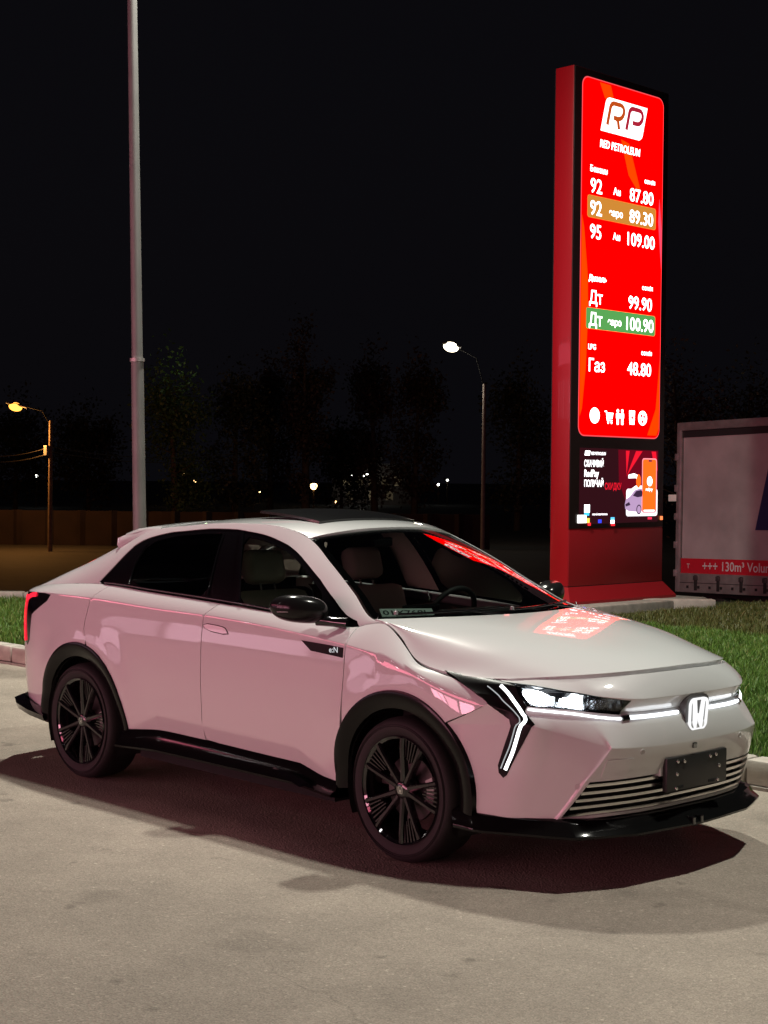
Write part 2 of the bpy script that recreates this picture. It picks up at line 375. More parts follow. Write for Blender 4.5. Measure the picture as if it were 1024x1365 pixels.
def panel(name, patch, loop, m, parent=None, holes=(), off=0., depth=.018, res=.03, sides=(1,), grid=None, out=None, lines=()):
    """cuts the closed uv outline out of a surface; sides 1 = right (-Y), -1 = left"""
    lo = resample(loop, patch, res); hs = [resample(h, patch, res) for h in holes]
    allp = np.concatenate([lo] + hs)
    u0, v0 = lo.min(0); u1, v1 = lo.max(0)
    uc, vc = (u0+u1)/2, (v0+v1)/2
    A = lambda a, b: float(np.linalg.norm(patch(np.array([a[0]]), np.array([a[1]]))[0] - patch(np.array([b[0]]), np.array([b[1]]))[0]))
    tt = np.linspace(0, 1, 17)
    lu = np.linalg.norm(np.diff(patch(u0+(u1-u0)*tt, np.full(17, vc)), axis=0), axis=1).sum() / max(u1-u0, 1e-6)
    lv = np.linalg.norm(np.diff(patch(np.full(17, uc), v0+(v1-v0)*tt), axis=0), axis=1).sum() / max(v1-v0, 1e-6)
    gu = max(int((u1-u0)*lu/res), 1); gv = max(int((v1-v0)*lv/res), 1)
    if grid: gu, gv = max(gu, grid[0]), max(gv, grid[1])
    U, V = np.meshgrid(np.linspace(u0, u1, gu+1), np.linspace(v0, v1, gv+1), indexing='ij')
    U, V = U.ravel(), V.ravel()
    k = inside(lo, U, V)
    for h in hs: k &= ~inside(h, U, V)
    # keep away from the boundary
    sc = np.array([lu, lv]); b = allp*sc; q = np.stack([U, V], 1)*sc
    kk = np.where(k)[0]
    keep = [i for i in kk if ((b-q[i])**2).sum(1).min() > (res*.45)**2]
    gp = np.stack([U[keep], V[keep]], 1); ledge = []
    if len(lines):
        L_ = np.concatenate([np.asarray(l, float) for l in lines]); lid = np.concatenate([np.full(len(l), i) for i, l in enumerate(lines)]); pid = np.concatenate([np.arange(len(l)) for l in lines]); ok_ = inside(lo, L_[:, 0], L_[:, 1])
        for h in hs: ok_ &= ~inside(h, L_[:, 0], L_[:, 1])
        L_ = L_[ok_]; lid = lid[ok_]; pid = pid[ok_]; ql = L_*sc
        ok_ = np.array([((b-q_)**2).sum(1).min() > .006**2 for q_ in ql], bool) if len(ql) else np.zeros(0, bool); L_ = L_[ok_]; lid = lid[ok_]; pid = pid[ok_]
        if len(L_) and len(gp):
            ql = L_*sc; qg = gp*sc
            gp = gp[[((ql-q_)**2).sum(1).min() > (res*.35)**2 for q_ in qg]]
        nb_ = len(allp) + len(gp); ledge = [(nb_+i, nb_+i+1) for i in range(len(L_)-1) if lid[i] == lid[i+1] and pid[i+1] == pid[i]+1]
        gp = np.concatenate([gp, L_])
    pts = np.concatenate([allp, gp])
    edges = []; s = 0; loops = []
    for L in [lo] + hs:
        n = len(L); edges += [(s+i, s+(i+1) % n) for i in range(n)]; loops.append((s, n)); s += n
    edges += ledge
    r = delaunay_2d_cdt([Vector((float(x*sc[0]), float(y*sc[1]))) for x, y in pts], edges, [], 0, 1e-7)
    P2 = np.array([(v.x/sc[0], v.y/sc[1]) for v in r[0]]); T = np.array([f for f in r[2] if len(f) == 3])
    cen = P2[T].mean(1); ok = inside(lo, cen[:, 0], cen[:, 1])
    for h in hs: ok &= ~inside(h, cen[:, 0], cen[:, 1])
    T = T[ok]
    P = patch(P2[:, 0], P2[:, 1]); N = pnormal(patch, P2[:, 0], P2[:, 1])
    # orientation: outward = away from the car's core
    core = P - np.array([np.clip(P[:, 0].mean(), -1.6, 1.6)*1.0, 0, .62]) if out is None else np.array([out]*len(P))
    if (N*core).sum() < 0: N = -N
    P = P + N*off
    fn = np.cross(P[T[:, 1]]-P[T[:, 0]], P[T[:, 2]]-P[T[:, 0]]); flip = (fn*N[T[:, 0]]).sum(1) < 0
    T[flip] = T[flip][:, ::-1]
    # map boundary points to output vertex ids
    V_ = list(P); Nn = list(N); F = [tuple(t) for t in T]
    orig = {}
    for i, o_ in enumerate(r[3]):
        for j in o_: orig[j] = i
    if depth > 0:
        for (s0, n) in loops:
            ids = [orig[s0+i] for i in range(n)]; c = P2[ids].mean(0)
            base = len(V_)
            for i in ids: V_.append(P[i]); V_.append(P[i] - N[i]*depth)
            for i in range(n):
                a, b_ = ids[i], ids[(i+1) % n]; t = P[b_]-P[a]; ln = np.cross(t, N[a]); ln /= max(np.linalg.norm(ln), 1e-9)
                Nn += [None, None]
            for i in range(n):
                a, b_ = ids[i], ids[(i+1) % n]; z = ids[i-1]
                t = P[b_]-P[z]; ln = np.cross(t, N[a]); ln /= max(np.linalg.norm(ln), 1e-9)
                # outward test in uv
                mid = P2[a]; dd = 1e-3
                Nn[base+2*i] = ln; Nn[base+2*i+1] = ln
                j = (i+1) % n
                F.append((base+2*i, base+2*i+1, base+2*j+1, base+2*j))
    V_ = np.array(V_); Nn = np.array(Nn)
    obs = []
    for sd in sides:
        W_ = V_*[1, -sd, 1]; NN = Nn*[1, -sd, 1]
        FF = [f[::-1] for f in F] if sd == 1 else F
        # fix flange facing with the stored lateral normals
        F3 = []
        for f in FF:
            if len(f) == 4:
                g = np.cross(W_[f[1]]-W_[f[0]], W_[f[2]]-W_[f[0]])
                if (g*NN[f[0]]).sum() < 0: f = f[::-1]
            F3.append(f)
        o = mesh_obj(name, W_, F3, m, parent, normals=NN)
        obs.append(o)
    return obs if len(obs) > 1 else obs[0]
def strip(name, patch, line, width, m, parent, off=.004, thick=.006, sides=(1,), n=40, taper=False, ends=1):
    """a raised ribbon along a uv polyline"""
    L = np.array(line, float); t = np.linspace(0, len(L)-1, n); k = np.clip(t.astype(int), 0, len(L)-2); s = (t-k)[:, None]
    q = L[k]*(1-s) + L[k+1]*s
    for _ in range(2): q[1:-1] = (q[:-2] + 2*q[1:-1] + q[2:])/4
    P = patch(q[:, 0], q[:, 1]); N = pnormal(patch, q[:, 0], q[:, 1])
    core = P - np.array([1.2, 0, .6])
    if (N*core).sum() < 0: N = -N
    Tn = np.gradient(P, axis=0); Tn /= np.linalg.norm(Tn, axis=1, keepdims=True); Bn = np.cross(N, Tn)
    w = np.full(n, width/2)
    if taper: w = w*np.clip(np.minimum(np.arange(n), n-1-np.arange(n))/4 + .3, 0, 1)
    A = P + Bn*w[:, None]; B = P - Bn*w[:, None]
    rows = [A + N*(off-thick), A + N*off*.6, A*.75+B*.25 + N*off, A*.25+B*.75 + N*off, B + N*off*.6, B + N*(off-thick)]
    m_ = len(rows); obs = []
    V = np.stack(rows, 1).reshape(-1, 3)
    F = [(i*m_+j, i*m_+j+1, (i+1)*m_+j+1, (i+1)*m_+j) for i in range(n-1) for j in range(m_-1)]
    F += [tuple(range(m_)), tuple((n-1)*m_+j for j in range(m_))[::-1]]
    for sd in sides:
        b = MB().add(V*[1, -sd, 1], F); obs.append(b.build(name, m, parent, smooth=50))
    return obs if len(obs) > 1 else obs[0]
def loft(name, curves, m, parent=None, smooth=40):
    n = len(curves[0]); V = [p for c in curves for p in c]
    F = [(i*n+j, i*n+j+1, (i+1)*n+j+1, (i+1)*n+j) for i in range(len(curves)-1) for j in range(n-1)]
    b = MB().add(V, F); return b.build(name, m, parent, smooth=smooth)
def text(name, body, size, m, M, parent, shear=0., depth=.0, bold=.0, align='LEFT', spacing=1., sx=1.):
    c = bpy.data.curves.new(name, 'FONT'); c.body = body; c.size = size; c.align_x = align; c.shear = shear; c.offset = bold*size; c.extrude = depth; c.space_character = spacing
    c.resolution_u = 3
    t = bpy.data.objects.new(name, c); COL.objects.link(t)
    dg = bpy.context.evaluated_depsgraph_get(); me = bpy.data.meshes.new_from_object(t.evaluated_get(dg))
    COL.objects.unlink(t); bpy.data.objects.remove(t); bpy.data.curves.remove(c)
    me.transform(M @ Matrix.Diagonal((sx, 1, 1, 1))); me.materials.clear(); me.materials.append(m)
    o = bpy.data.objects.new(name, me); COL.objects.link(o); o.parent = parent
    return o
# ------------------------------------------------------------------ ground and setting
def asphalt(name, base, stains=True, scale=1.):
    m = bpy.data.materials.new(name); m.use_nodes = True; nt = m.node_tree; b = nt.nodes['Principled BSDF']; b.inputs['Roughness'].default_value = .82; b.inputs['Specular IOR Level'].default_value = .35
    tc = nt.nodes.new('ShaderNodeTexCoord'); L = nt.links
    def noise(sc, det=4, rough=.55):
        n = nt.nodes.new('ShaderNodeTexNoise'); n.inputs['Scale'].default_value = sc; n.inputs['Detail'].default_value = det; n.inputs['Roughness'].default_value = rough; L.new(tc.outputs['Object'], n.inputs['Vector']); return n.outputs['Fac']
    def ramp(src, p0, c0, p1, c1):
        r = nt.nodes.new('ShaderNodeMapRange'); r.inputs['From Min'].default_value = p0; r.inputs['From Max'].default_value = p1; r.inputs['To Min'].default_value = c0; r.inputs['To Max'].default_value = c1; L.new(src, r.inputs['Value']); return r.outputs[0]
    def mul(a, b_):
        n = nt.nodes.new('ShaderNodeMath'); n.operation = 'MULTIPLY'; L.new(a, n.inputs[0]); L.new(b_, n.inputs[1]); return n.outputs[0]
    big = ramp(noise(.35, 5), .32, .82, .68, 1.14)
    mid = ramp(noise(2.3, 6, .65), .3, .86, .7, 1.12)
    fine = ramp(noise(140*scale, 3), .3, .72, .7, 1.30)
    v = nt.nodes.new('ShaderNodeTexVoronoi'); v.inputs['Scale'].default_value = 95*scale; L.new(tc.outputs['Object'], v.inputs['Vector'])
    bw = nt.nodes.new('ShaderNodeRGBToBW'); L.new(v.outputs['Color'], bw.inputs[0])
    agg = ramp(bw.outputs[0], .0, .84, 1., 1.20)
    f = mul(mul(big, mid), mul(fine, agg))
    sp_ = ramp(bw.outputs[0], .88, 1., .98, 1.4); f = mul(f, sp_)
    if stains:
        st = ramp(noise(1.15, 3, .5), .62, 1., .74, .62); f = mul(f, st)
        st2 = ramp(noise(4.3, 2, .5), .68, 1., .74, .66); f = mul(f, st2)
    # hairline cracks
    ds = nt.nodes.new('ShaderNodeTexNoise'); ds.inputs['Scale'].default_value = 1.6; ds.inputs['Detail'].default_value = 6; L.new(tc.outputs['Object'], ds.inputs['Vector'])
    va = nt.nodes.new('ShaderNodeVectorMath'); va.operation = 'MULTIPLY_ADD'; L.new(ds.outputs['Color'], va.inputs[0]); va.inputs[1].default_value = (1.1, 1.1, 0); L.new(tc.outputs['Object'], va.inputs[2])
    ve = nt.nodes.new('ShaderNodeTexVoronoi'); ve.feature = 'DISTANCE_TO_EDGE'; ve.inputs['Scale'].default_value = .28; L.new(va.outputs[0], ve.inputs['Vector'])
    ck = ramp(ve.outputs['Distance'], .0, .82, .003, 1.)
    gate = ramp(noise(.5, 2), .50, 0., .60, 1.)
    ckm = nt.nodes.new('ShaderNodeMix'); ckm.data_type = 'FLOAT'; L.new(gate, ckm.inputs[0]); ckm.inputs[2].default_value = 1.; L.new(ck, ckm.inputs[3]); f = mul(f, ckm.outputs[0])
    mx = nt.nodes.new('ShaderNodeMix'); mx.data_type = 'RGBA'; mx.blend_type = 'MULTIPLY'; mx.inputs[0].default_value = 1; mx.inputs[6].default_value = (*base, 1)
    L.new(f, mx.inputs[7]); L.new(mx.outputs[2], b.inputs['Base Color'])
    bp = nt.nodes.new('ShaderNodeBump'); bp.inputs['Strength'].default_value = .55; bp.inputs['Distance'].default_value = .006
    h = nt.nodes.new('ShaderNodeMath'); h.operation = 'ADD'; L.new(v.outputs['Distance'], h.inputs[0]); L.new(noise(95*scale, 4), h.inputs[1]); L.new(h.outputs[0], bp.inputs['Height']); L.new(bp.outputs[0], b.inputs['Normal'])
    MATS[name] = m
    return m
ASPH = asphalt('forecourt_asphalt', (.295, .255, .210))
ROADM = asphalt('road_asphalt', (.060, .057, .052), False)
CONC = mat('concrete', (.36, .33, .29), rough=.85, noise=(9, .22, 8), bump=(60, .4, .006))
KERBM = mat('kerb_concrete', (.46, .42, .37), rough=.85, noise=(7, .2, 8), bump=(80, .4, .004))
SOIL = mat('lawn_soil', (.035, .042, .014), rough=.95, noise=(14, .45, 8), bump=(40, .6, .02))

kerb_y = lambda x: 1.855 + .029*x                  # foot of the kerb
def sheet(name, poly, z, m, kind='structure', bevel=None):
    o = mesh_obj(name, [(x, y, z) for x, y in poly], [tuple(range(len(poly)))], m); tag(o, kind=kind); return o
# forecourt plate with a real edge
fx0, fx1 = -34, 46
b = MB().box((fx0, -46, -2.2), (fx1, kerb_y(0) + .6, 0.0)); fc = b.build('forecourt_pavement', ASPH); tag(fc, kind='structure')
# wide lower ground, out to the horizon
sheet('road', [(-900, -900), (900, -900), (900, 900), (-900, 900)], -1.25, ROADM)
# lawn island: flat top then a bank falling to the road
lawn_in = [(13, 2.5), (13, 13.6), (-2.0, 14.6), (-4.6, 13.6), (-6.6, 11.6), (-7.8, 8.55), (-11.9, 4.25), (-14.2, 2.35)]
lawn_in = [(x, kerb_y(x)+.15) if y < 2.6 else (x, y) for x, y in lawn_in]
out = [(13, lawn_in[0][1]), (13, 17.2), (-2.6, 18.0), (-6.4, 16.6), (-9.2, 13.0), (-11.0, 10.6), (-14.2, 6.4), (-17.0, lawn_in[-1][1])]
V = [(x, y, .15) for x, y in lawn_in] + [(x, y, -1.246) for x, y in out]; n = len(lawn_in)
F = [tuple(range(n))] + [(i, n+i, n+(i+1) % n, (i+1) % n) for i in range(n)]
lawn = mesh_obj('lawn', V, F, SOIL); tag(lawn, kind='structure')

# kerb stones along the forecourt
kb = MB().box((-15, 0, -.3), (13.5, .30, .02)).build('kerb', CONC); kb.rotation_euler.z = math.atan(.029); kb.location = (0, kerb_y(0) - .02, 0); tag(kb, kind='structure')
def stone_mesh(L, wd, z0, z1, r=.02):
    return MB().box((0, 0, z0), (L, wd, z1), r)
ks = None
for i, x in enumerate(np.arange(-14.6, 13.2, 1.0)):
    if ks is None: ks = stone_mesh(.988, .17, 0.02, .172).build('kerb_stone', KERBM, kb, smooth=40); o = ks
    else: o = ks.copy(); COL.objects.link(o)
    o.location = (x, .016 + random.uniform(-.004, .004), random.uniform(-.003, .003)); o.rotation_euler.z = random.uniform(-.004, .004)
# kerb along the back of the island, by the road
ang = math.atan2(9.0-4.72, -8.2+12.3)
kb2 = MB().box((-1.5, -.12, -.5), (9.8, .14, .09)).build('kerb', CONC); kb2.location = (-11.9, 4.25, 0); kb2.rotation_euler.z = ang; tag(kb2, kind='structure')
ks2 = None
for i, x in enumerate(np.arange(-1.4, 9.2, 1.0)):
    if ks2 is None: ks2 = stone_mesh(.985, .2, .09, .275).build('kerb_stone', KERBM, kb2, smooth=40); o = ks2
    else: o = ks2.copy(); COL.objects.link(o)
    o.location = (x, -.1 + random.uniform(-.006, .006), random.uniform(-.004, .004))

# grass: real blades, one uncountable mass
def grass(name, poly, count, h0, h1, label, seed, wd=.0058, gm=None):
    r = np.random.default_rng(seed); P = np.array(poly); lo, hi = P.min(0), P.max(0)
    q = r.uniform(lo, hi, (int(count*2.2), 2)); q = q[inside(P, q[:, 0], q[:, 1])][:count]; n = len(q)
    # clumping
    cl = np.sin(q[:, 0]*7.1+np.sin(q[:, 1]*5.3)*2)*np.sin(q[:, 1]*6.3+1.3*np.sin(q[:, 0]*3.7)); h = r.uniform(h0, h1, n)*(1+.35*cl)
    a = r.uniform(0, 2*np.pi, n); w = wd*r.uniform(.7, 1.4, n); lean = r.uniform(.1, .75, n)*h; la = r.uniform(0, 2*np.pi, n)
    z0 = np.full(n, .148)
    b0 = np.stack([q[:, 0]+np.cos(a)*w/2, q[:, 1]+np.sin(a)*w/2, z0], 1); b1 = np.stack([q[:, 0]-np.cos(a)*w/2, q[:, 1]-np.sin(a)*w/2, z0], 1)
    m0 = (b0*.85+b1*.15) + np.stack([np.cos(la)*lean*.35, np.sin(la)*lean*.35, h*.62], 1); m1 = (b0*.15+b1*.85) + np.stack([np.cos(la)*lean*.35, np.sin(la)*lean*.35, h*.62], 1)
    tp = np.stack([q[:, 0]+np.cos(la)*lean, q[:, 1]+np.sin(la)*lean, z0+h], 1)
    V = np.stack([b0, b1, m1, m0, tp], 1).reshape(-1, 3); i = np.arange(n)*5
    me = bpy.data.meshes.new(name); nv = len(V)
    me.vertices.add(nv); me.vertices.foreach_set('co', V.ravel())
    idx = np.stack([i, i+1, i+2, i+3, i+3, i+2, i+4], 1).ravel(); me.loops.add(len(idx)); me.loops.foreach_set('vertex_index', idx)
    st = np.stack([np.arange(n)*7, np.arange(n)*7+4], 1).ravel(); tot = np.tile([4, 3], n)
    me.polygons.add(2*n); me.polygons.foreach_set('loop_start', st); me.polygons.foreach_set('loop_total', tot); me.update()
    ca = me.color_attributes.new('tone', 'FLOAT_COLOR', 'POINT')
    tone = np.repeat(np.stack([r.uniform(0, 1, n), cl*.5+.5, r.uniform(0, 1, n), np.ones(n)], 1), 5, 0); ca.data.foreach_set('color', tone.ravel())
    me.materials.append(gm or GRASSM); o = bpy.data.objects.new(name, me); COL.objects.link(o); tag(o, label, 'grass', kind='stuff'); return o
GRASSM = bpy.data.materials.new('grass_blades'); GRASSM.use_nodes = True; _nt = GRASSM.node_tree; _b = _nt.nodes['Principled BSDF']; _b.inputs['Roughness'].default_value = .5
_at = _nt.nodes.new('ShaderNodeAttribute'); _at.attribute_name = 'tone'; _sp = _nt.nodes.new('ShaderNodeSeparateColor'); _nt.links.new(_at.outputs['Color'], _sp.inputs[0])
_rp = _nt.nodes.new('ShaderNodeValToRGB'); _nt.links.new(_sp.outputs[0], _rp.inputs[0])
_rp.color_ramp.elements[0].color = (.060, .150, .018, 1); _rp.color_ramp.elements[1].color = (.20, .34, .05, 1)
_e = _rp.color_ramp.elements.new(.88); _e.color = (.15, .28, .04, 1); _rp.color_ramp.elements[-1].color = (.34, .32, .12, 1)
_nt.links.new(_rp.outputs[0], _b.inputs['Base Color'])
DRYM = GRASSM.copy(); DRYM.name = 'dry_grass_blades'
_r2 = [n_ for n_ in DRYM.node_tree.nodes if n_.type == 'VALTORGB'][0]
for _k, _c in enumerate(((.075, .092, .020, 1), (.14, .155, .042, 1), (.23, .20, .085, 1))): _r2.color_ramp.elements[_k].color = _c
near = [(3.5, kerb_y(3.5)+.19), (3.5, 6), (1.5, 8), (-5.2, 8.6), (-5.6, 6.5), (-5.0, kerb_y(-5)+.19)]
grass('grass', near, 190000, .030, .075, 'short green lawn grass behind the kerb on the right of the car', 3)
grass('grass', [(3.5, 6), (3.5, 13.4), (-2, 14.4), (-4.5, 13.4), (-5.4, 11.9), (-5.2, 8.6), (1.5, 8)], 90000, .035, .095, 'dry brownish lawn grass in front of the price sign and trailer', 5, .010, DRYM)
grass('grass', [(-5.0, kerb_y(-5)+.19), (-5.6, 6.5), (-7.7, 8.3), (-11.75, 4.2), (-13.8, kerb_y(-13.8)+.19)], 110000, .04, .10, 'green lawn grass behind the tail of the car', 4, .009)
# ------------------------------------------------------------------ the car
def paint_mat():
    m = mat('pearl_paint', (.70, .71, .71), rough=.4, coat=1., spec=.08, coat_rough=.035)
    nt = m.node_tree; b = nt.nodes['Principled BSDF']
    tc = nt.nodes.new('ShaderNodeTexCoord'); vo = nt.nodes.new('ShaderNodeTexVoronoi'); vo.inputs['Scale'].default_value = 1400
    nt.links.new(tc.outputs['Object'], vo.inputs['Vector'])
    mr = nt.nodes.new('ShaderNodeMapRange'); mr.inputs['To Min'].default_value = .25; mr.inputs['To Max'].default_value = .42
    nt.links.new(vo.outputs['Color'], mr.inputs['Value']); nt.links.new(mr.outputs[0], b.inputs['Roughness'])
    b.inputs['Metallic'].default_value = .0; b.inputs['Coat IOR'].default_value = 1.85
    return m
PAINT = paint_mat()
GLOSS = mat('gloss_black', (.008, .008, .009), rough=.12, coat=.6)
PIANO = mat('piano_black', (.006, .006, .007), rough=.05, coat=1.)
CLAD = mat('black_cladding', (.012, .012, .012), rough=.32, bump=(900, .25, .001))
RUB = mat('tyre_rubber', (.011, .010, .010), rough=.72, bump=(260, .3, .001))
DARK = mat('dark_void', (.006, .006, .006), rough=.9)
CHROME = mat('satin_chrome', (.72, .70, .68), rough=.18, metal=1.)
CREAM = mat('cream_leather', (.78, .74, .62), rough=.55, bump=(180, .2, .002))
DASHM = mat('dash_plastic', (.028, .028, .027), rough=.6, bump=(500, .3, .001))
LINER = mat('interior_trim', (.055, .045, .043), rough=.8)
WINE = mat('wine_trim', (.16, .03, .025), rough=.6)
G_SCREEN = glass('screen_glass', (.44, .48, .46), 1.2)
G_FRONT = glass('door_glass', (.86, .90, .84), 1.1)
G_REAR = glass('privacy_glass', (.025, .028, .03), 1.0)
G_LAMP = glass('lamp_lens', (.93, .95, .97), 1.0)
E_DRL = emis('drl_light', (.93, .97, 1.), 3.2)
E_LED = emis('headlamp_led', (.90, .96, 1.), 22.)
E_BADGE = emis('badge_light', (1., 1., 1.), 1.05)
E_TAIL = emis('tail_light', (1., .02, .045), 1.5)
WHITE = mat('white_plastic', (.8, .8, .8), rough=.4)

car = empty('parked_car')
tag(car, 'white crossover car with black wheels and lit headlamps parked on the forecourt', 'car')
sp, cp, rp, scp, hp, fp = side_patch, cabin_patch, roof_patch, screen_patch, hood_patch, fascia_patch
BOTH = (1, -1)
def v_of(X, Z):
    X = np.asarray(X, float); return (Z - .16) / (shoulder_z(X) - .16)
ARCH = {1: (1.355, .335), -1: (-1.392, .335)}; AR = .458
def arch_pts(k, a0, a1, r=AR, n=26):
    cx, cz = ARCH[k]; t = np.radians(np.linspace(a0, a1, n)); X = cx + r*np.cos(t); Z = cz + r*np.sin(t)
    return [(x, float(v_of(x, z))) for x, z in zip(X, Z)]
G = .0028          # half a shut gap
BELT = 1.985
GFD = [(.958 if v < .95 else x, v) for x, v in OUT['GFD']]
gfd = [(.948, BELT), (.952, 1.45), (.957, .998), (.958, .823), (.955, .70)]
gfr = [(-.150, BELT), (-.175, 1.45), (-.208, 1.03), (-.210, .968), (-.206, .804), (-.200, .435), (-.219, .236)]
grq = [(-1.215, BELT), (-1.262, 1.5), (-1.304, 1.079), (-1.316, .993), (-1.340, .850), (-1.338, .800), (-1.30, .735)]
sill = OUT['SILL']
def shift(l, dx): return [(x+dx, v) for x, v in l]
# front door : belt rearwards, rear gap down, sill forwards, arch, front gap up
af = [p for p in arch_pts(1, 186, 135) if p[0] < .952]
_xl = np.arange(-2.36, 1.2, .03)
SHOULDER = [np.stack([_xl, np.full_like(_xl, v)], 1) for v in (.95, .975, .987, 1.0, 1.013, 1.04, 1.12)]
_xf = np.arange(-.96, .98, .03); _zc = .446 - .02*_xf - .42*np.clip(_xf-.58, 0, .3) - .45*np.clip(-.64-_xf, 0, .3)
FACET = [np.stack([_xf, v_of(_xf, _zc+d)], 1) for d in (.02, .003, -.012, -.028, -.045)]
LINES = SHOULDER + FACET
front_door = shift(gfr, G) + [(x, v) for x, v in sill if x > -.20] + [(.872, .17)] + af + shift(gfd[::-1], -G)
fd = panel('front_door', sp, front_door, PAINT, car, sides=BOTH, res=.035, lines=LINES)
ar = arch_pts(-1, -8, 79)
rear_door = shift(grq, G)[:-1] + [p for p in ar[::-1] if p[0] > -1.30] + [(x, v) for x, v in sill if x < -.23 and x > -.9] + [(-.222-G, .225)] + shift(gfr[::-1], -G)[1:]
rd = panel('rear_door', sp, rear_door, PAINT, car, sides=BOTH, res=.035, lines=LINES)
# front fender
hoodline = [(1.10, 1.95), (1.13, 1.98), (1.19, 1.985), (1.245, 1.985), (1.34, 1.98), (1.415, 1.98), (1.48, 1.98), (1.555, 1.98), (1.65, 1.98)]
gap_ff = [(x + .012, v) for x, v in OUT['FGAP'][:3]] + OUT['FGAP'][3:]
fender = [(.955+G, .72)] + shift(gfd[::-1], G)[1:-1] + [(.952, 1.97), (1.03, 1.97)] + hoodline + gap_ff + [p for p in arch_pts(1, 50, 152) if p[0] > .966]
fn_ = panel('front_fender', sp, fender, PAINT, car, sides=BOTH, res=.025, lines=SHOULDER)
# rear quarter
quarter = [(-1.30-G, .735)] + [p for p in arch_pts(-1, 80, 180) if p[0] < -1.31] + [(-1.95, .19), (-2.2, .21), (-2.375, .22), (-2.375, 1.0), (-2.375, 1.99), (-2.1, 1.99), (-1.8, 1.99), (-1.4, 1.99)] + shift(grq, -G)[:-1]
rq = panel('rear_quarter', sp, quarter, PAINT, car, sides=BOTH, res=.035, lines=SHOULDER)
# cabin side: pillars and roof rail round the window opening
dlo_top = OUT['DLO']
dlo = [(-1.322, .012)] + dlo_top + [(.925, .30), (.945, .02)]
dlo = dlo + [(x, .012) for x in (.6, .2, -.2, -.6, -1.0, -1.25)]
cab = [(-2.375, .004)] + [(x, .004) for x in (-2.0, -1.7, -1.45)] + [(-1.325, .004)] + dlo_top + [(.925, .30), (.955, .004), (1.03, .004), (1.095, .02)] + [(x, .996) for x in (1.06, .9, .6, .3, 0, -.4, -.8, -1.2, -1.6, -2.0, -2.375)]
body_side = panel('body_side', cp, cab, PAINT, car, sides=BOTH, res=.03)
gf = smooth_loop(OUT['GLASS_F'], 1); gr = smooth_loop(OUT['GLASS_R'], 1)
trim = panel('window_trim', cp, dlo, mat('window_black', (.004, .004, .005), rough=.2, spec=.12), car, holes=[gf, gr], off=-.004, sides=BOTH, res=.035, depth=.012)
panel('front_window', cp, gf, G_FRONT, car, off=-.007, sides=BOTH, depth=0, res=.06)
panel('rear_window', cp, gr, G_REAR, car, off=-.007, sides=BOTH, depth=0, res=.06)
strip('belt_moulding', cp, [(-1.29, .030), (-.8, .030), (-.2, .030), (.4, .030), (.70, .030)], .010, CHROME if False else PIANO, car, off=.006, sides=BOTH)
strip('window_divider', cp, [(-.275, .05), (-.30, .40), (-.335, .84)], .008, PIANO, car, off=.004, sides=BOTH, n=16)
strip('door_frame_seal', cp, [(.002, .05), (-.09, .42), (-.19, .86)], .030, mat('window_black', (.004, .004, .005)), car, off=.006, sides=BOTH, n=16)
strip('quarter_divider', cp, [(-1.035, .05), (-1.05, .36), (-1.01, .74)], .010, PIANO, car, off=.004, sides=BOTH, n=16)
# roof with the sunroof opening
ro_front = [(.285 + .105*(1-abs(v)**2.2), v) for v in np.linspace(-.985, .985, 21)]
sun_hole = [(-.33, -.66), (.165, -.66), (.165, .66), (-.33, .66)]
roof_loop = ro_front + [(x, .99) for x in (.1, -.2, -.5, -.8, -1.1, -1.25)] + [(x, -.99) for x in (-1.25, -1.1, -.8, -.5, -.2, .1)]
roof = panel('roof', rp, roof_loop, PAINT, car, holes=[sun_hole], res=.05, out=(0, 0, 1))
panel('roof_opening', rp, [(-.35, -.68), (.18, -.68), (.18, .68), (-.35, .68)], DARK, car, off=-.045, depth=0, res=.1, out=(0, 0, 1))
sun_loop = smooth_loop([(-.33, -.655), (-.30, -.655), (.13, -.655), (.16, -.655), (.16, -.62), (.16, .62), (.16, .655), (.13, .655), (-.30, .655), (-.33, .655), (-.33, .62), (-.33, -.62)], 1)
def sun_patch(u, v):
    P = rp(u, v); P[..., 2] += .012 + np.clip((.16-u)/.49, 0, 1)*.034
    return P
sr = panel('sunroof', sun_patch, sun_loop, mat('roof_glass', (.006, .006, .006), rough=.18, coat=.5), car, res=.05, depth=.014, out=(0, 0, 1))
# spoiler
prof = [(-.98, .0), (-1.10, .006), (-1.22, .006), (-1.345, .0), (-1.368, -.012), (-1.376, -.05), (-1.35, -.085), (-1.25, -.13), (-1.05, -.10)]
ys = np.linspace(-1, 1, 25); cur = []
for x, dz in prof:
    row = []
    for y in ys:
        e = .645; zt = 1.474 + .040*(1-y*y) - max(0, -1.2-x)*.20 + max(0, x+1.2)*.09
        row.append((x + .03*(1-y*y)*-1, y*(e - (.035 if dz > -.002 and abs(y) > .97 else 0)), zt + dz - (.0 if abs(y) < .98 else .006)))
    cur.append(row)
cur.append(cur[0])
n = len(ys); V = [p for c in cur[:-1] for p in c]; k = len(cur)-1
F = [(i*n+j, i*n+j+1, ((i+1) % k)*n+j+1, ((i+1) % k)*n+j) for i in range(k) for j in range(n-1)] + [tuple(i*n for i in range(k)), tuple(i*n+n-1 for i in range(k))[::-1]]
MB().add(V, F).build('rear_spoiler', PAINT, car, smooth=40)
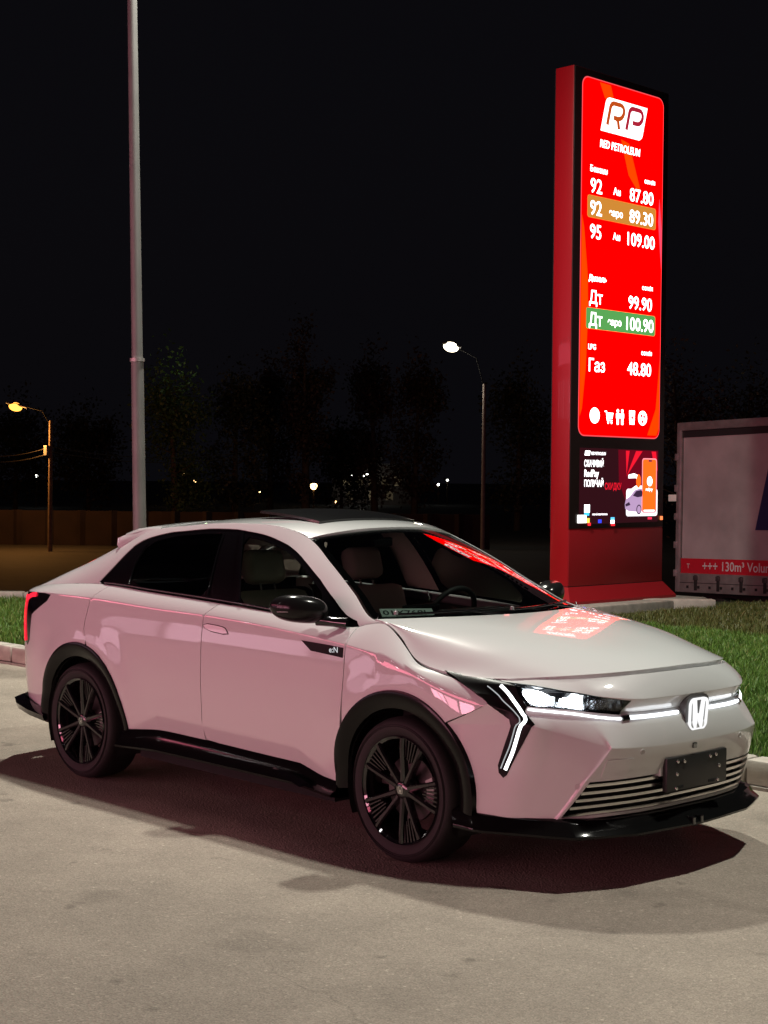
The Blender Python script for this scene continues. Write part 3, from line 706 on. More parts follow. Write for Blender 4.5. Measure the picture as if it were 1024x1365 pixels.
# rear glass, tailgate, rear face
def rail_pt(x, s, dz=0.): r = rail_edge(np.array(x)); return (x, -s*r[0], r[1]+dz)
def cross(x, crown, xb=0., n=17):
    r = rail_edge(np.array(float(x))); return [(x - xb*(1-y*y), y*r[0], r[1] + crown*(1-y*y)) for y in np.linspace(-1, 1, n)]
loft('rear_glass', [cross(x, c, b) for x, c, b in ((-1.22, .05, .0), (-1.45, .05, .03), (-1.7, .045, .05), (-1.95, .04, .06))], G_REAR, car)
loft('tailgate', [cross(x, c, b) for x, c, b in ((-1.95, .04, .06), (-2.1, .035, .06), (-2.2, .03, .06), (-2.3, .02, .06), (-2.36, .01, .06))], PAINT, car)
rows = []
for v in (1.99, 1.6, 1.0, .8, .6, .4, .22):
    e = side_patch(np.array(-2.374), np.array(v)); y = np.linspace(-1, 1, 17)
    rows.append([(e[0] - .055*(1-abs(t)**2.5), t*e[1], e[2]) for t in y])
loft('rear_bumper', rows, PAINT, car)
# tail lamps
panel('tail_lamp', sp, [(-2.36, 1.0), (-2.2, 1.006), (-2.0, 1.006), (-1.886, 1.004), (-1.800, .990), (-1.835, .948), (-2.04, .845), (-2.055, .75), (-2.065, .66), (-2.10, .63), (-2.16, .66), (-2.2, .80), (-2.36, .82)], PIANO, car, off=.003, sides=BOTH, res=.03, depth=.02)
for s in BOTH:
    strip('tail_light_bar', sp, [(-1.99, .985), (-2.08, .978), (-2.17, .95), (-2.19, .88), (-2.17, .78), (-2.13, .66)], .028, E_TAIL, car, off=.012, sides=(s,), n=30)
    strip('tail_light_bar', sp, [(-2.16, .955), (-2.26, .955), (-2.36, .955)], .04, E_TAIL, car, off=.010, sides=(s,), n=12)
mb = MB(); mb.box((-2.44, -.6, .97), (-2.425, .6, 1.0)); mb.build('tail_light_strip', E_TAIL, car)
# windscreen with black border
bd = .055
wl = [(0.012, v) for v in np.linspace(-.985, .985, 15)] + [(u, .985) for u in np.linspace(.1, .9, 9)] + [(.985, v) for v in np.linspace(.985, -.985, 15)] + [(u, -.985) for u in np.linspace(.9, .1, 9)]
wi = [(.05, v) for v in np.linspace(-.93, .93, 15)] + [(u, .945) for u in np.linspace(.12, .88, 9)] + [(.93, v) for v in np.linspace(.93, -.93, 15)] + [(u, -.945) for u in np.linspace(.88, .12, 9)]
panel('windscreen', scp, wl, G_SCREEN, car, off=-.002, depth=0, res=.06, out=(.5, 0, .8))
panel('windscreen_border', scp, wl, GLOSS, car, holes=[wi], off=-.006, depth=0, res=.05, out=(.5, 0, .8))
# hood
hl = [(u, -2.995) for u in np.linspace(.15, 5.72, 22)] + [(5.95, v) for v in np.linspace(-2.85, 2.85, 33)] + [(u, 2.995) for u in np.linspace(5.72, .15, 22)] + [(.06, v) for v in np.linspace(2.9, -2.9, 23)]
hood = panel('hood', hp, hl, PAINT, car, res=.04, out=(.3, 0, 1), depth=.022)
# black cowl between glass and hood
loft('cowl_panel', [[tuple(scp(np.array(.985), np.array(v))*[1, -1, 1] + [-.01, 0, -.012]) for v in np.linspace(-1, 1, 21)],
                    [tuple(hp(np.array(.1), np.array(v*2.95))*[1, -1, 1] + [.0, 0, -.022]) for v in np.linspace(-1, 1, 21)],
                    [tuple(hp(np.array(.5), np.array(v*2.95))*[1, -1, 1] + [.0, 0, -.06]) for v in np.linspace(-1, 1, 21)]], GLOSS, car)
# ------------------------------------------------------------------ front end
lamp = OUT['LAMP']; lampL = [(-u, v) for u, v in lamp][::-1]
grille_hole = [(u, 5.03) for u in np.linspace(-2.98, 2.98, 25)] + [(3.03, 5.5), (3.06, 5.93)] + [(u, 5.95) for u in np.linspace(2.9, -2.9, 25)] + [(-3.06, 5.93), (-3.03, 5.5)]
_in = [(u, v) for u, v in lamp[:1]] + [lamp[1], lamp[2], lamp[3], lamp[4], lamp[5], lamp[6]] + OUT['BOOM'][4:20] + [(6.99, 3.0)]
_in[0] = (6.10, .34)
fl = [(u, .075) for u in np.linspace(-6.05, 6.05, 41)] + _in + [(6.99, 3.5), (6.99, 3.97)] + [(6.99, v) for v in (4.2, 4.6, 5, 5.5, 6.04)] + [(u, 6.06) for u in np.linspace(6.8, -6.8, 41)] + [(-6.99, v) for v in (6.04, 5.5, 5, 4.6, 4.2)] + [(-6.99, 3.97), (-6.99, 3.5)] + [(-u, v) for u, v in _in[::-1]]
_ul = np.arange(-6.9, 6.95, .12); _vl = np.arange(3.9, 6.05, .12)
FLINES = [np.stack([_ul, np.full_like(_ul, v)], 1) for v in (.93, .975, 1.0, 1.025, 1.07, 1.97, 2.03, 2.97, 3.03, 3.93, 3.975, 4.0, 4.025, 4.07)] + [np.stack([np.full_like(_vl, s_*u), _vl], 1) for s_ in (1, -1) for u in (2.9, 3.2, 3.4, 3.6, 3.8, 4.0)]
bump = panel('front_bumper', fp, fl, PAINT, car, holes=[grille_hole], res=.028, out=(1, 0, .05), depth=.02, lines=FLINES)
# headlamps
for s in BOTH:
    L = lamp if s == 1 else lampL; sg = 1 if s == 1 else -1
    def deep(u, v):
        return fp(u, v) - np.array([.055, .0, 0])*1.0 - np.stack([0*u, np.sign(u)*.02, 0*u], -1)
    panel('headlamp_housing', deep, L, mat('lamp_chrome', (.55, .56, .58), rough=.22, metal=1., bump=(45, .6, .02)), car, depth=-.0, res=.04, out=(1, 0, 0))
    hh = panel('headlamp_bezel', fp, L, PIANO, car, off=-.002, depth=.065, res=.03, out=(1, 0, 0), holes=[[((u-4.2*sg)*.93+4.2*sg, (v-1.65)*.86+1.66) for u, v in L]])
    def mid_(u, v):
        return fp(u, v) - np.array([.030, .0, 0]) - np.stack([0*u, np.sign(u)*.012, 0*u], -1)
    def led(pts, m_, nm, of=0.):
        return panel(nm, mid_, [(u*sg, v) for u, v in pts], m_, hh, off=of, depth=.012, res=.03, out=(1, 0, 0))
    E_SOFT = mat('glow_reflector', (.8, .82, .85), rough=.15, metal=1., emit=(.85, .93, 1.), estr=.9, noise=(60, .5, 4), bump=(55, .8, .02))  # emission stands in for LED light bounced off the chrome
    led([(5.95, .95), (5.2, 1.05), (4.75, 1.25), (4.75, 2.2), (5.3, 2.28), (5.8, 2.25)], E_SOFT, 'headlamp_reflector')
    led([(4.6, 1.15), (3.75, 1.25), (3.6, 2.25), (4.6, 2.25)], E_SOFT, 'headlamp_reflector')
    led([(3.5, 1.30), (2.75, 1.42), (2.85, 2.2), (3.5, 2.25)], mat('lamp_smoke', (.25, .26, .28), rough=.15, metal=1., bump=(55, .9, .02)), 'headlamp_reflector')
    led(smooth_loop([(5.92, 1.20), (5.05, 1.20), (4.95, 2.15), (5.80, 2.20)], 2), E_LED, 'headlamp_led', .006)
    led(smooth_loop([(4.52, 1.25), (3.75, 1.28), (3.70, 2.18), (4.52, 2.20)], 2), E_LED, 'headlamp_led', .006)
    panel('headlamp_lens', fp, L, G_LAMP, car, off=.001, depth=0, res=.05, out=(1, 0, 0))
    bo = [(u*sg, v) for u, v in smooth_loop(OUT['BOOM'], 1)]
    # lamp area stays open: the black surround is the outer blade only
    blade = OUT['BOOM'][:3] + [(6.144, .323), (6.065, 1.604), (5.83, 2.44)] + OUT['BOOM'][4:]
    blade = [((u)*sg, v) for u, v in blade]
    panel('daylight_surround', fp, blade, mat('lamp_surround', (.005, .005, .005), rough=.3, spec=.15), car, off=.002, depth=.018, res=.016, out=(1, 0, 0))
    for key, wd in (('DRL1', .0155), ('DRL2', .005)):
        strip('daylight_tube', fp, [(u*sg, v) for u, v in OUT[key]], wd, E_DRL if key == 'DRL1' else emis('drl_thin', (.93, .97, 1.), .45), car, off=.008, thick=.008)
    strip('daylight_tube', fp, [(u*sg, v) for u, v in OUT['UNDER']], .009, E_DRL, car, off=.007, thick=.006)
    strip('light_bar', fp, [(2.10*sg, 2.74), (1.3*sg, 2.70), (.52*sg, 2.64)], .015, E_DRL, car, off=.010, thick=.012)
    strip('light_bar_end', fp, [(2.36*sg, 2.88), (2.24*sg, 2.80), (2.12*sg, 2.745)], .026, PIANO, car, off=.011, thick=.012, n=10)
# grille
panel('grille_mesh', fp, [(u, 4.95) for u in np.linspace(-3.1, 3.1, 25)] + [(u, 6.02) for u in np.linspace(3.1, -3.1, 25)], DARK, car, off=-.045, depth=0, res=.06, out=(1, 0, 0))
for v in (5.13, 5.32, 5.51, 5.70, 5.885):
    strip('grille_bar', fp, [(u, v) for u in np.linspace(-2.99, 2.99, 13)], .0135, CHROME, car, off=-.001, thick=.022, n=60)
# emblem on the light bar
def emblem(parent, M, w, h, m_ring, t=.012, name='emblem'):
    """rounded ring with an upright letter"""
    mb = MB(); R = .28
    def rr(sx, sy, r, n=6):
        pts = []
        for cx, cy, a in ((sx-r, sy-r, 0), (-sx+r, sy-r, 90), (-sx+r, -sy+r, 180), (sx-r, -sy+r, 270)):
            for i in range(n+1): b_ = math.radians(a+90*i/n); pts.append((cx+r*math.cos(b_), cy+r*math.sin(b_)))
        return pts
    taper = lambda p: (p[0]*(1 + .10*p[1]/h), p[1])
    A = [taper(p) for p in rr(w/2, h/2, w*.24)]; B = [taper(p) for p in rr(w/2*.86, h/2*.88, w*.18)]
    n_ = len(A); V = [M @ Vector((x, y, 0)) for x, y in A] + [M @ Vector((x, y, t)) for x, y in A] + [M @ Vector((x, y, t)) for x, y in B] + [M @ Vector((x, y, 0)) for x, y in B]
    F = []
    for i in range(n_):
        j = (i+1) % n_; F += [(i, j, n_+j, n_+i), (n_+i, n_+j, 2*n_+j, 2*n_+i), (2*n_+i, 2*n_+j, 3*n_+j, 3*n_+i)]
    mb.add(V, F)
    hw = w/2; hh = h/2
    Hs = [(-.62, .90), (-.34, .90), (-.17, .0), (.17, .0), (.34, .90), (.62, .90), (.45, -.90), (.21, -.90), (.10, -.30), (-.10, -.30), (-.21, -.90), (-.45, -.90)]
    quads = [[0, 1, 2, 9, 10, 11], [3, 4, 5, 6, 7, 8], [2, 3, 8, 9]]
    for q in quads: mb.prism([(Hs[i][0]*hw, Hs[i][1]*hh) for i in q], 0, t*.98, lambda x, y, d: M @ Vector((x, y, d)))
    return mb.build(name, m_ring, parent, smooth=30)
Mb = Matrix.Translation((2.388, 0, .735)) @ Matrix(((0, 0, 1, 0), (1, 0, 0, 0), (0, 1, 0, 0), (0, 0, 0, 1))) @ Matrix.Rotation(math.radians(4), 4, 'X')
mb = MB()
rr_ = [(math.copysign(abs(math.cos(a))**.5, math.cos(a))*.088, math.copysign(abs(math.sin(a))**.5, math.sin(a))*.095) for a in np.linspace(0, 2*math.pi, 32, endpoint=False)]
mb.prism(rr_, -.03, .004, lambda x, y, d: Mb @ Vector((x*(1+.10*y/.17), y - .006, d)))
bp_ = mb.build('badge_plate', mat('badge_grey', (.10, .10, .10), rough=.4, metal=.3), car, smooth=40)
emblem(bp_, Mb @ Matrix.Translation((0, 0, .006)), .138, .148, E_BADGE, .01, 'badge_emblem')
# plate holder
ph = MB().box((2.372, -.232, .398), (2.400, .232, .552), .006).build('plate_holder', mat('plate_black', (.016, .016, .016), rough=.45, bump=(300, .2, .001)), car, smooth=40)
for y, z, w in ((-.13, .53, .045), (.12, .53, .045), (-.13, .415, .045), (.11, .415, .05)):
    MB().box((2.399, y-w/2, z-.007), (2.402, y+w/2, z+.007), .002).build('holder_slot', DARK, ph)
for y, z in ((-.155, .532), (-.105, .528), (.095, .53), (.14, .533), (-.165, .412), (.155, .414), (-.16, .475), (.165, .478)):
    M = Matrix.Translation((2.4015, y, z)); MB().lathe([(.0095, 0), (.0085, .004), (.004, .005), (.0005, .003)], 12, 'X', M).build('holder_screw', CHROME, ph, smooth=40)
MB().box((2.33, -.25, .47), (2.375, -.225, .55), .006).build('holder_bracket', PAINT, car)
# sensors, tow cover, camera
for u in (1.854, -1.72, 3.95, -3.95):
    p = fp(np.array(u), np.array(4.16 if abs(u) < 3 else 5.15)); nn = pnormal(fp, np.array([u]), np.array([4.16 if abs(u) < 3 else 5.15]))[0]
    if nn[0] < 0: nn = -nn
    M = Matrix.Translation((p[0], -p[1], p[2])) @ Vector((nn[0], -nn[1], nn[2])).to_track_quat('Z', 'Y').to_matrix().to_4x4()
    MB().lathe([(.0135, -.004), (.0125, .0018), (.011, .0025), (.0105, .001), (.0003, .001)], 20, 'Z', M).build('parking_sensor', mat('sensor_paint', (.58, .58, .57), rough=.4), car, smooth=40)
hk = OUT['HOOK']; panel('tow_cover', fp, [(2.72, 4.90), (2.98, 4.36), (2.10, 4.34), (2.02, 4.92)], PAINT, car, off=.0032, depth=.004, res=.03, out=(1, 0, 0))
MB().box((2.398, -.045, .580), (2.407, -.015, .606), .003).build('front_camera', PIANO, car)
# splitter lip
_pp = np.array([(1.70, .895), (1.82, .897), (1.86, .888), (2.20, .705), (2.225, .685), (2.325, .43), (2.335, .40), (2.368, .06), (2.370, 0)])
plan = [tuple(q) for q in np.concatenate([_pp[i] + (_pp[i+1]-_pp[i])*np.linspace(0, 1, 4)[:-1, None] for i in range(len(_pp)-1)] + [_pp[-1:]])]
pl = [(x, -y) for x, y in plan] + [(x, y) for x, y in plan[::-1][1:]]
def off_plan(d): return [(x + d*(1 - .45*min(1, max(0, (abs(y)-.5)/.4))), y*(1 + d*.45)) for x, y in pl]
rows = []
for d, z0, dz in ((-.10, .318, 0), (-.02, .304, 0), (.006, .292, 0), (.020, .268, 0), (.050, .250, 0), (.058, .243, 0), (.054, .232, 0), (.0, .229, 0), (-.35, .23, 0)):
    rows.append([(x, y, z0 - (.018 if abs(y) > .85 else 0)*0 + .012*max(0, (1.95-x))*0) for x, y in off_plan(d)])
LIPM = mat('lip_black', (.005, .005, .005), rough=.10, spec=.35)
lip = loft('front_splitter', rows, LIPM, car, 35)
for y in (-.06, .0):
    MB().box((2.37, y-.008, .236), (2.430, y+.012, .272), .004).build('splitter_fin', PIANO, car)
# lower black strip between bumper and splitter is the splitter's own riser
# ------------------------------------------------------------------ cladding
def ring_patch(k):
    cx, cz = ARCH[k]
    def f(a, r):       # a degrees, r radius
        X = cx + r*np.cos(np.radians(a)); Z = cz + r*np.sin(np.radians(a))
        v = (Z-.16)/(shoulder_z(X)-.16); P = sp(X, np.clip(v, 0, 1.2)); P[..., 2] = Z; P[..., 0] = X
        w = np.maximum(P[..., 1], np.where(X > 1.5, .886, .862))
        P[..., 1] = w + .014 - .020*np.clip((.475-r)/.09, 0, 1)**2 - .012*np.clip((r-.468)/.01, 0, 1)
        return P
    return f
for k in (1, -1):
    f = ring_patch(k); a0, a1 = (-5, 187) if k == 1 else (-6, 186)
    nA = 48; rads = [.478, .472, .455, .43, .405, .388, .386, .384]
    for s in BOTH:
        curves = []
        for i, r in enumerate(rads):
            a = np.linspace(a0, a1, nA); P = f(a, np.full(nA, r))
            if i == 0: P[:, 1] -= .02
            if i == 6: P[:, 1] -= .03
            if i == 7: P[:, 1] -= .10
            curves.append([tuple(p) for p in P*[1, -s, 1]])
        loft('wheel_arch_trim', curves, CLAD if False else mat('arch_gloss', (.004, .004, .004), rough=.16, spec=.22), car, 40)
        cx, cz = ARCH[k]
        a = np.radians(np.linspace(-25, 205, 40)); rings = []
        for w, r in ((.87, .386), (.60, .395), (.60, .05)): rings.append([(cx+r*math.cos(t), -s*w, cz+r*math.sin(t)) for t in a])
        loft('wheel_well', rings, mat('well_liner', (.012, .011, .011), rough=.9), car, 40)
# side skirts
for s in BOTH:
    xs = np.concatenate([np.linspace(-.96, .90, 40)]); rows = []
    prof = [(-.03, .06), (.008, .012), (.022, -.006), (.030, -.03), (.045, -.068), (.058, -.082), (.056, -.094), (.0, -.105), (-.3, -.11)]
    for dw, dz in prof:
        row = []
        for x in xs:
            v = np.interp(x, [p[0] for p in sill], [p[1] for p in sill]); p = sp(np.array(x), np.array(v))
            flare = 1 + .25*np.clip((abs(x)-.6)/.3, 0, 1)
            row.append((x, -s*(p[1] + dw*flare), p[2] + dz if dz < .02 else p[2]+dz*.3))
        rows.append(row)
    # even lower edge
    rows = [[(x, y, (z if i < 4 else z*.25 + .75*(.272 - (i-4)*.011))) for x, y, z in r] for i, r in enumerate(rows)]
    loft('side_skirt', rows, LIPM, car, 38)
    mb = MB(); W0 = .895
    mb.add([(.46, -s*(W0+.02), .325), (.72, -s*(W0+.03), .268), (.70, -s*(W0+.055), .262), (.47, -s*(W0+.035), .318), (.56, -s*(W0+.018), .318), (.72, -s*(W0+.02), .285)], [(0, 1, 2, 3), (0, 4, 5, 1), (3, 2, 5, 4)])
    mb.build('skirt_winglet', PIANO, car)
    # rear splitter blade
    q = [(-1.80, .865, .330), (-1.95, .880, .352), (-2.10, .872, .378), (-2.24, .800, .392), (-2.38, .64, .395), (-2.46, .3, .39), (-2.47, 0, .385)]
    top = [(x, -s*w, z) for x, w, z in q]; mid = [(x-.006, -s*(w+.03), z-.01) for x, w, z in q]; bot = [(x, -s*(w+.018), z-.045) for x, w, z in q]; ins = [(x+.05, -s*(w-.12), z-.10) for x, w, z in q]
    loft('rear_splitter', [[(x, y*.95, z+.01) for x, y, z in top], top, mid, bot, ins], PIANO, car, 38)
# underbody
mb = MB(); mb.box((-2.25, -.58, .20), (2.15, .58, .30)); mb.box((-.86, -.82, .19), (.82, .82, .29)); mb.build('underbody', DARK, car)
# ------------------------------------------------------------------ badges, handle
for s in BOTH:
    i = 0 if s == 1 else 1
    pl_ = panel('fender_badge', sp, OUT['EN'], mat('badge_black', (.005, .005, .005), rough=.35, spec=.12), fd[i], off=.004, depth=.005, res=.03, sides=(s,))
    panel('handle_recess', sp, [((x+.085)*1.07-.085, (v-.932)*1.25+.932) for x, v in smooth_loop(OUT['HANDLE'], 1)], DARK, fd[i], off=.0015, depth=.002, res=.03, sides=(s,))
    hd = panel('door_handle', sp, smooth_loop(OUT['HANDLE'], 1), mat('handle_gloss', (.97, .92, .97), rough=.25, metal=.0, coat=1.), fd[i], off=.005, depth=.006, res=.03, sides=(s,))
p = sp(np.array(.83), np.array(.928)); p2 = sp(np.array(.92), np.array(.934))
for s in BOTH:
    ex = Vector((1, 0, .055)).normalized() if s == 1 else Vector((-1, 0, -.055)).normalized(); ez = Vector((0, 0, 1)); ny = ex.cross(ez).normalized()
    base = Vector((.845 if s == 1 else .935, -s*(p[1]+.0055), p[2] + (.004 if s == 1 else .006)))
    Mx = Matrix((( ex.x, ez.x, ny.x, base.x), (ex.y, ez.y, ny.y, base.y), (ex.z, ez.z, ny.z, base.z), (0, 0, 0, 1)))
    text('badge_letters', 'e:N', .040, emis('badge_white', (.85, .87, .9), .75), Mx, fd[0 if s == 1 else 1], bold=.01, sx=1.15)
# door mirrors
for s in BOTH:
    mb = MB(); nU, nV = 28, 16; V = []
    for i in range(nV+1):
        ph_ = math.pi*i/nV
        for j in range(nU):
            t = 2*math.pi*j/nU
            cx = math.copysign(abs(math.cos(t))**.8, math.cos(t))*math.sin(ph_)**.75; cy = math.copysign(abs(math.sin(t))**.8, math.sin(t))*math.sin(ph_)**.75; cz = math.copysign(abs(math.cos(ph_))**.85, math.cos(ph_))
            x = cx*.095; y = cy*.125; z = cz*.074
            x += .018*(1 - (cy)**2) - .03*cy*0; z += -.012*cy + (.010 if z < 0 else 0); x -= .045*(-cy)  # outer end swept back
            V.append((.672 + x, -s*(.940 - y), 1.140 + z))
    F = [(i*nU+j, i*nU+(j+1) % nU, (i+1)*nU+(j+1) % nU, (i+1)*nU+j) for i in range(nV) for j in range(nU)]
    mb.add(V, F); mir = mb.build('door_mirror', mat('mirror_shell', (.010, .010, .010), rough=.18, spec=.3), car, smooth=80)
    MB().tube([(.74, -s*.875, 1.092), (.82, -s*.835, 1.084), (.88, -s*.80, 1.080)], [.030, .024, .030], 12).build('mirror_arm', GLOSS, mir, smooth=60)
    MB().tube([(.652, -s*1.062, 1.135), (.697, -s*1.050, 1.137), (.762, -s*.955, 1.138)], .003, 6).build('mirror_signal', mat('signal_lens', (.3, .3, .3), rough=.1), mir, smooth=60)
    bmq = MB().lathe([(.0005, -.02), (.055, -.02), (.058, -.014)], 24, 'X', Matrix.Translation((.609, -s*.935, 1.142)) @ Matrix.Diagonal((1, 1.6, .9, 1))); bmq.build('mirror_glass', mat('mirror', (.8, .8, .8), rough=.02, metal=1), mir)
# wipers
for y0, y1, xx in ((-.66, -.08, 1.0), (-.05, .60, 1.0)):
    pts = []
    for t in np.linspace(0, 1, 8):
        y = y0 + (y1-y0)*t; vv = y/.75; q_ = scp(np.array(.955 - .03*t), np.array(vv)); pts.append((q_[0]+.012, q_[1], q_[2]+.014))
    MB().tube(pts, .007, 6).build('wiper_blade', GLOSS, car, smooth=60)
    q_ = scp(np.array(.985), np.array(y1/.75)); MB().tube([(q_[0]+.015, q_[1], q_[2]), pts[4]], [.011, .007], 6).build('wiper_arm', GLOSS, car, smooth=60)
    MB().lathe([(.0005, .02), (.010, .016), (.012, 0)], 12, 'Z', Matrix.Translation((pts[0][0], pts[0][1], pts[0][2]))).build('wiper_cap', mat('cap_grey', (.25, .25, .25), rough=.2), car, smooth=40)
# ------------------------------------------------------------------ cabin interior
def dash_z(x): return float(np.interp(x, [.50, .58, .7, .9, 1.25], [.98, 1.02, 1.045, 1.055, 1.065]))
rows = []
for x, z in ((.44, .70), (.47, .92), (.50, 1.0), (.56, 1.035), (.70, 1.05), (.9, 1.075), (1.06, 1.092), (1.22, 1.092)):
    rows.append([(x + .05*(1-(y/.70)**2), y*(1 if x < .9 else 1 - (x-.9)*.25), z + .012*(1-(y/.7)**2)) for y in np.linspace(-.74, .74, 21)])
loft('dashboard', rows, DASHM, car, 50)
MB().box((.50, -.06, .95), (.515, .22, 1.11), .004).build('centre_screen', PIANO, car)
for y in (-.62, .62):
    MB().box((.58, y-.09, 1.045), (.72, y+.09, 1.055), .004).build('dash_vent', mat('vent_grey', (.35, .34, .32), rough=.4), car)
MB().box((.60, .10, 1.055), (.80, .62, 1.085), .012).build('instrument_hood', DASHM, car)
def seat(x, y, parent, head=True, m=CREAM):
    mb = MB()
    mb.box((x-.05, y-.25, .42), (x+.48, y+.25, .58), .05); base = mb.build('seat', m, parent, smooth=50)
    bm_ = MB(); bm_.box((-.075, -.25, 0), (.075, .25, .66), .06)
    M = Matrix.Translation((x-.04, y, .53)) @ Matrix.Rotation(math.radians(-17), 4, 'Y')
    o = MB().add([M @ Vector(v) for v in bm_.v], bm_.f).build('seat_back', m, base, smooth=50)
    if head:
        hm = MB(); hm.box((-.065, -.135, .70), (.045, .135, .895), .045); MB().add([M @ Vector(v) for v in hm.v], hm.f).build('headrest', m, base, smooth=50)
        for dy in (-.05, .05): MB().tube([M @ Vector((0, dy, .64)), M @ Vector((0, dy, .74))], .006, 6).build('headrest_post', CHROME, base, smooth=60)
    return base
for y in (-.38, .38): seat(-.02, y, car)
MB().box((-.98, -.62, .42), (-.52, .62, .58), .05).build('rear_seat', LINER, car, smooth=50)
MB().box((-1.16, -.62, .50), (-1.0, .62, 1.10), .05).build('rear_seat_back', LINER, car, smooth=50)
M = Matrix.Translation((.44, .37, 1.02)) @ Matrix.Rotation(math.radians(-64), 4, 'Y')
ring = [(.185 + .016*math.cos(t), .016*math.sin(t)) for t in np.linspace(0, 2*math.pi, 10, endpoint=False)]
sw = MB().lathe(ring, 40, 'Z', M, closed=True).build('steering_wheel', DASHM, car, smooth=60)
for a in (0, 180, 270):
    t = math.radians(a); MB().tube([M @ Vector((0, 0, -.01)), M @ Vector((.18*math.sin(t+math.pi/2)*0 + .18*math.sin(t), .18*math.cos(t), 0))], [.022, .012], 8).build('wheel_spoke', DASHM, sw, smooth=60)
MB().lathe([(.0005, .02), (.06, .012), (.07, -.02)], 20, 'Z', M).build('airbag_cover', DASHM, sw, smooth=40)
MB().box((-2.0, -.80, .33), (1.25, .80, .36)).build('cabin_floor', LINER, car)
panel('door_lining', sp, [(-1.25, .25), (1.0, .25), (1.0, 1.93), (-1.25, 1.93)], LINER, car, off=-.06, depth=0, sides=BOTH, res=.12)
panel('arm_rest', sp, [(-.12, .78), (.80, .80), (.80, .90), (-.12, .88)], WINE, car, off=-.075, depth=-.0, sides=BOTH, res=.1)
panel('pillar_lining', cp, [(-.30, .05), (-.03, .05), (-.19, .9), (-.40, .9)], CREAM, car, off=-.03, depth=0, sides=BOTH, res=.1)
panel('headliner', rp, [(-1.2, -.96), (.27, -.96), (.27, .96), (-1.2, .96)], mat('headliner_cloth', (.05, .05, .048), rough=.9), car, holes=[[(-.34, -.67), (.17, -.67), (.17, .67), (-.34, .67)]], off=-.03, depth=0, res=.1, out=(0, 0, 1))
MB().box((-1.24, -.62, .36), (-1.2, .62, 1.15)).build('parcel_shelf', LINER, car)
MB().box((.26, -.07, 1.42), (.29, .07, 1.47), .01).build('rear_view_mirror', PIANO, car)
MB().box((1.20, -.72, .30), (1.28, .72, 1.06)).build('firewall', DARK, car)
MB().box((1.26, -.70, .60), (2.05, .70, .78)).build('engine_cover', DARK, car)
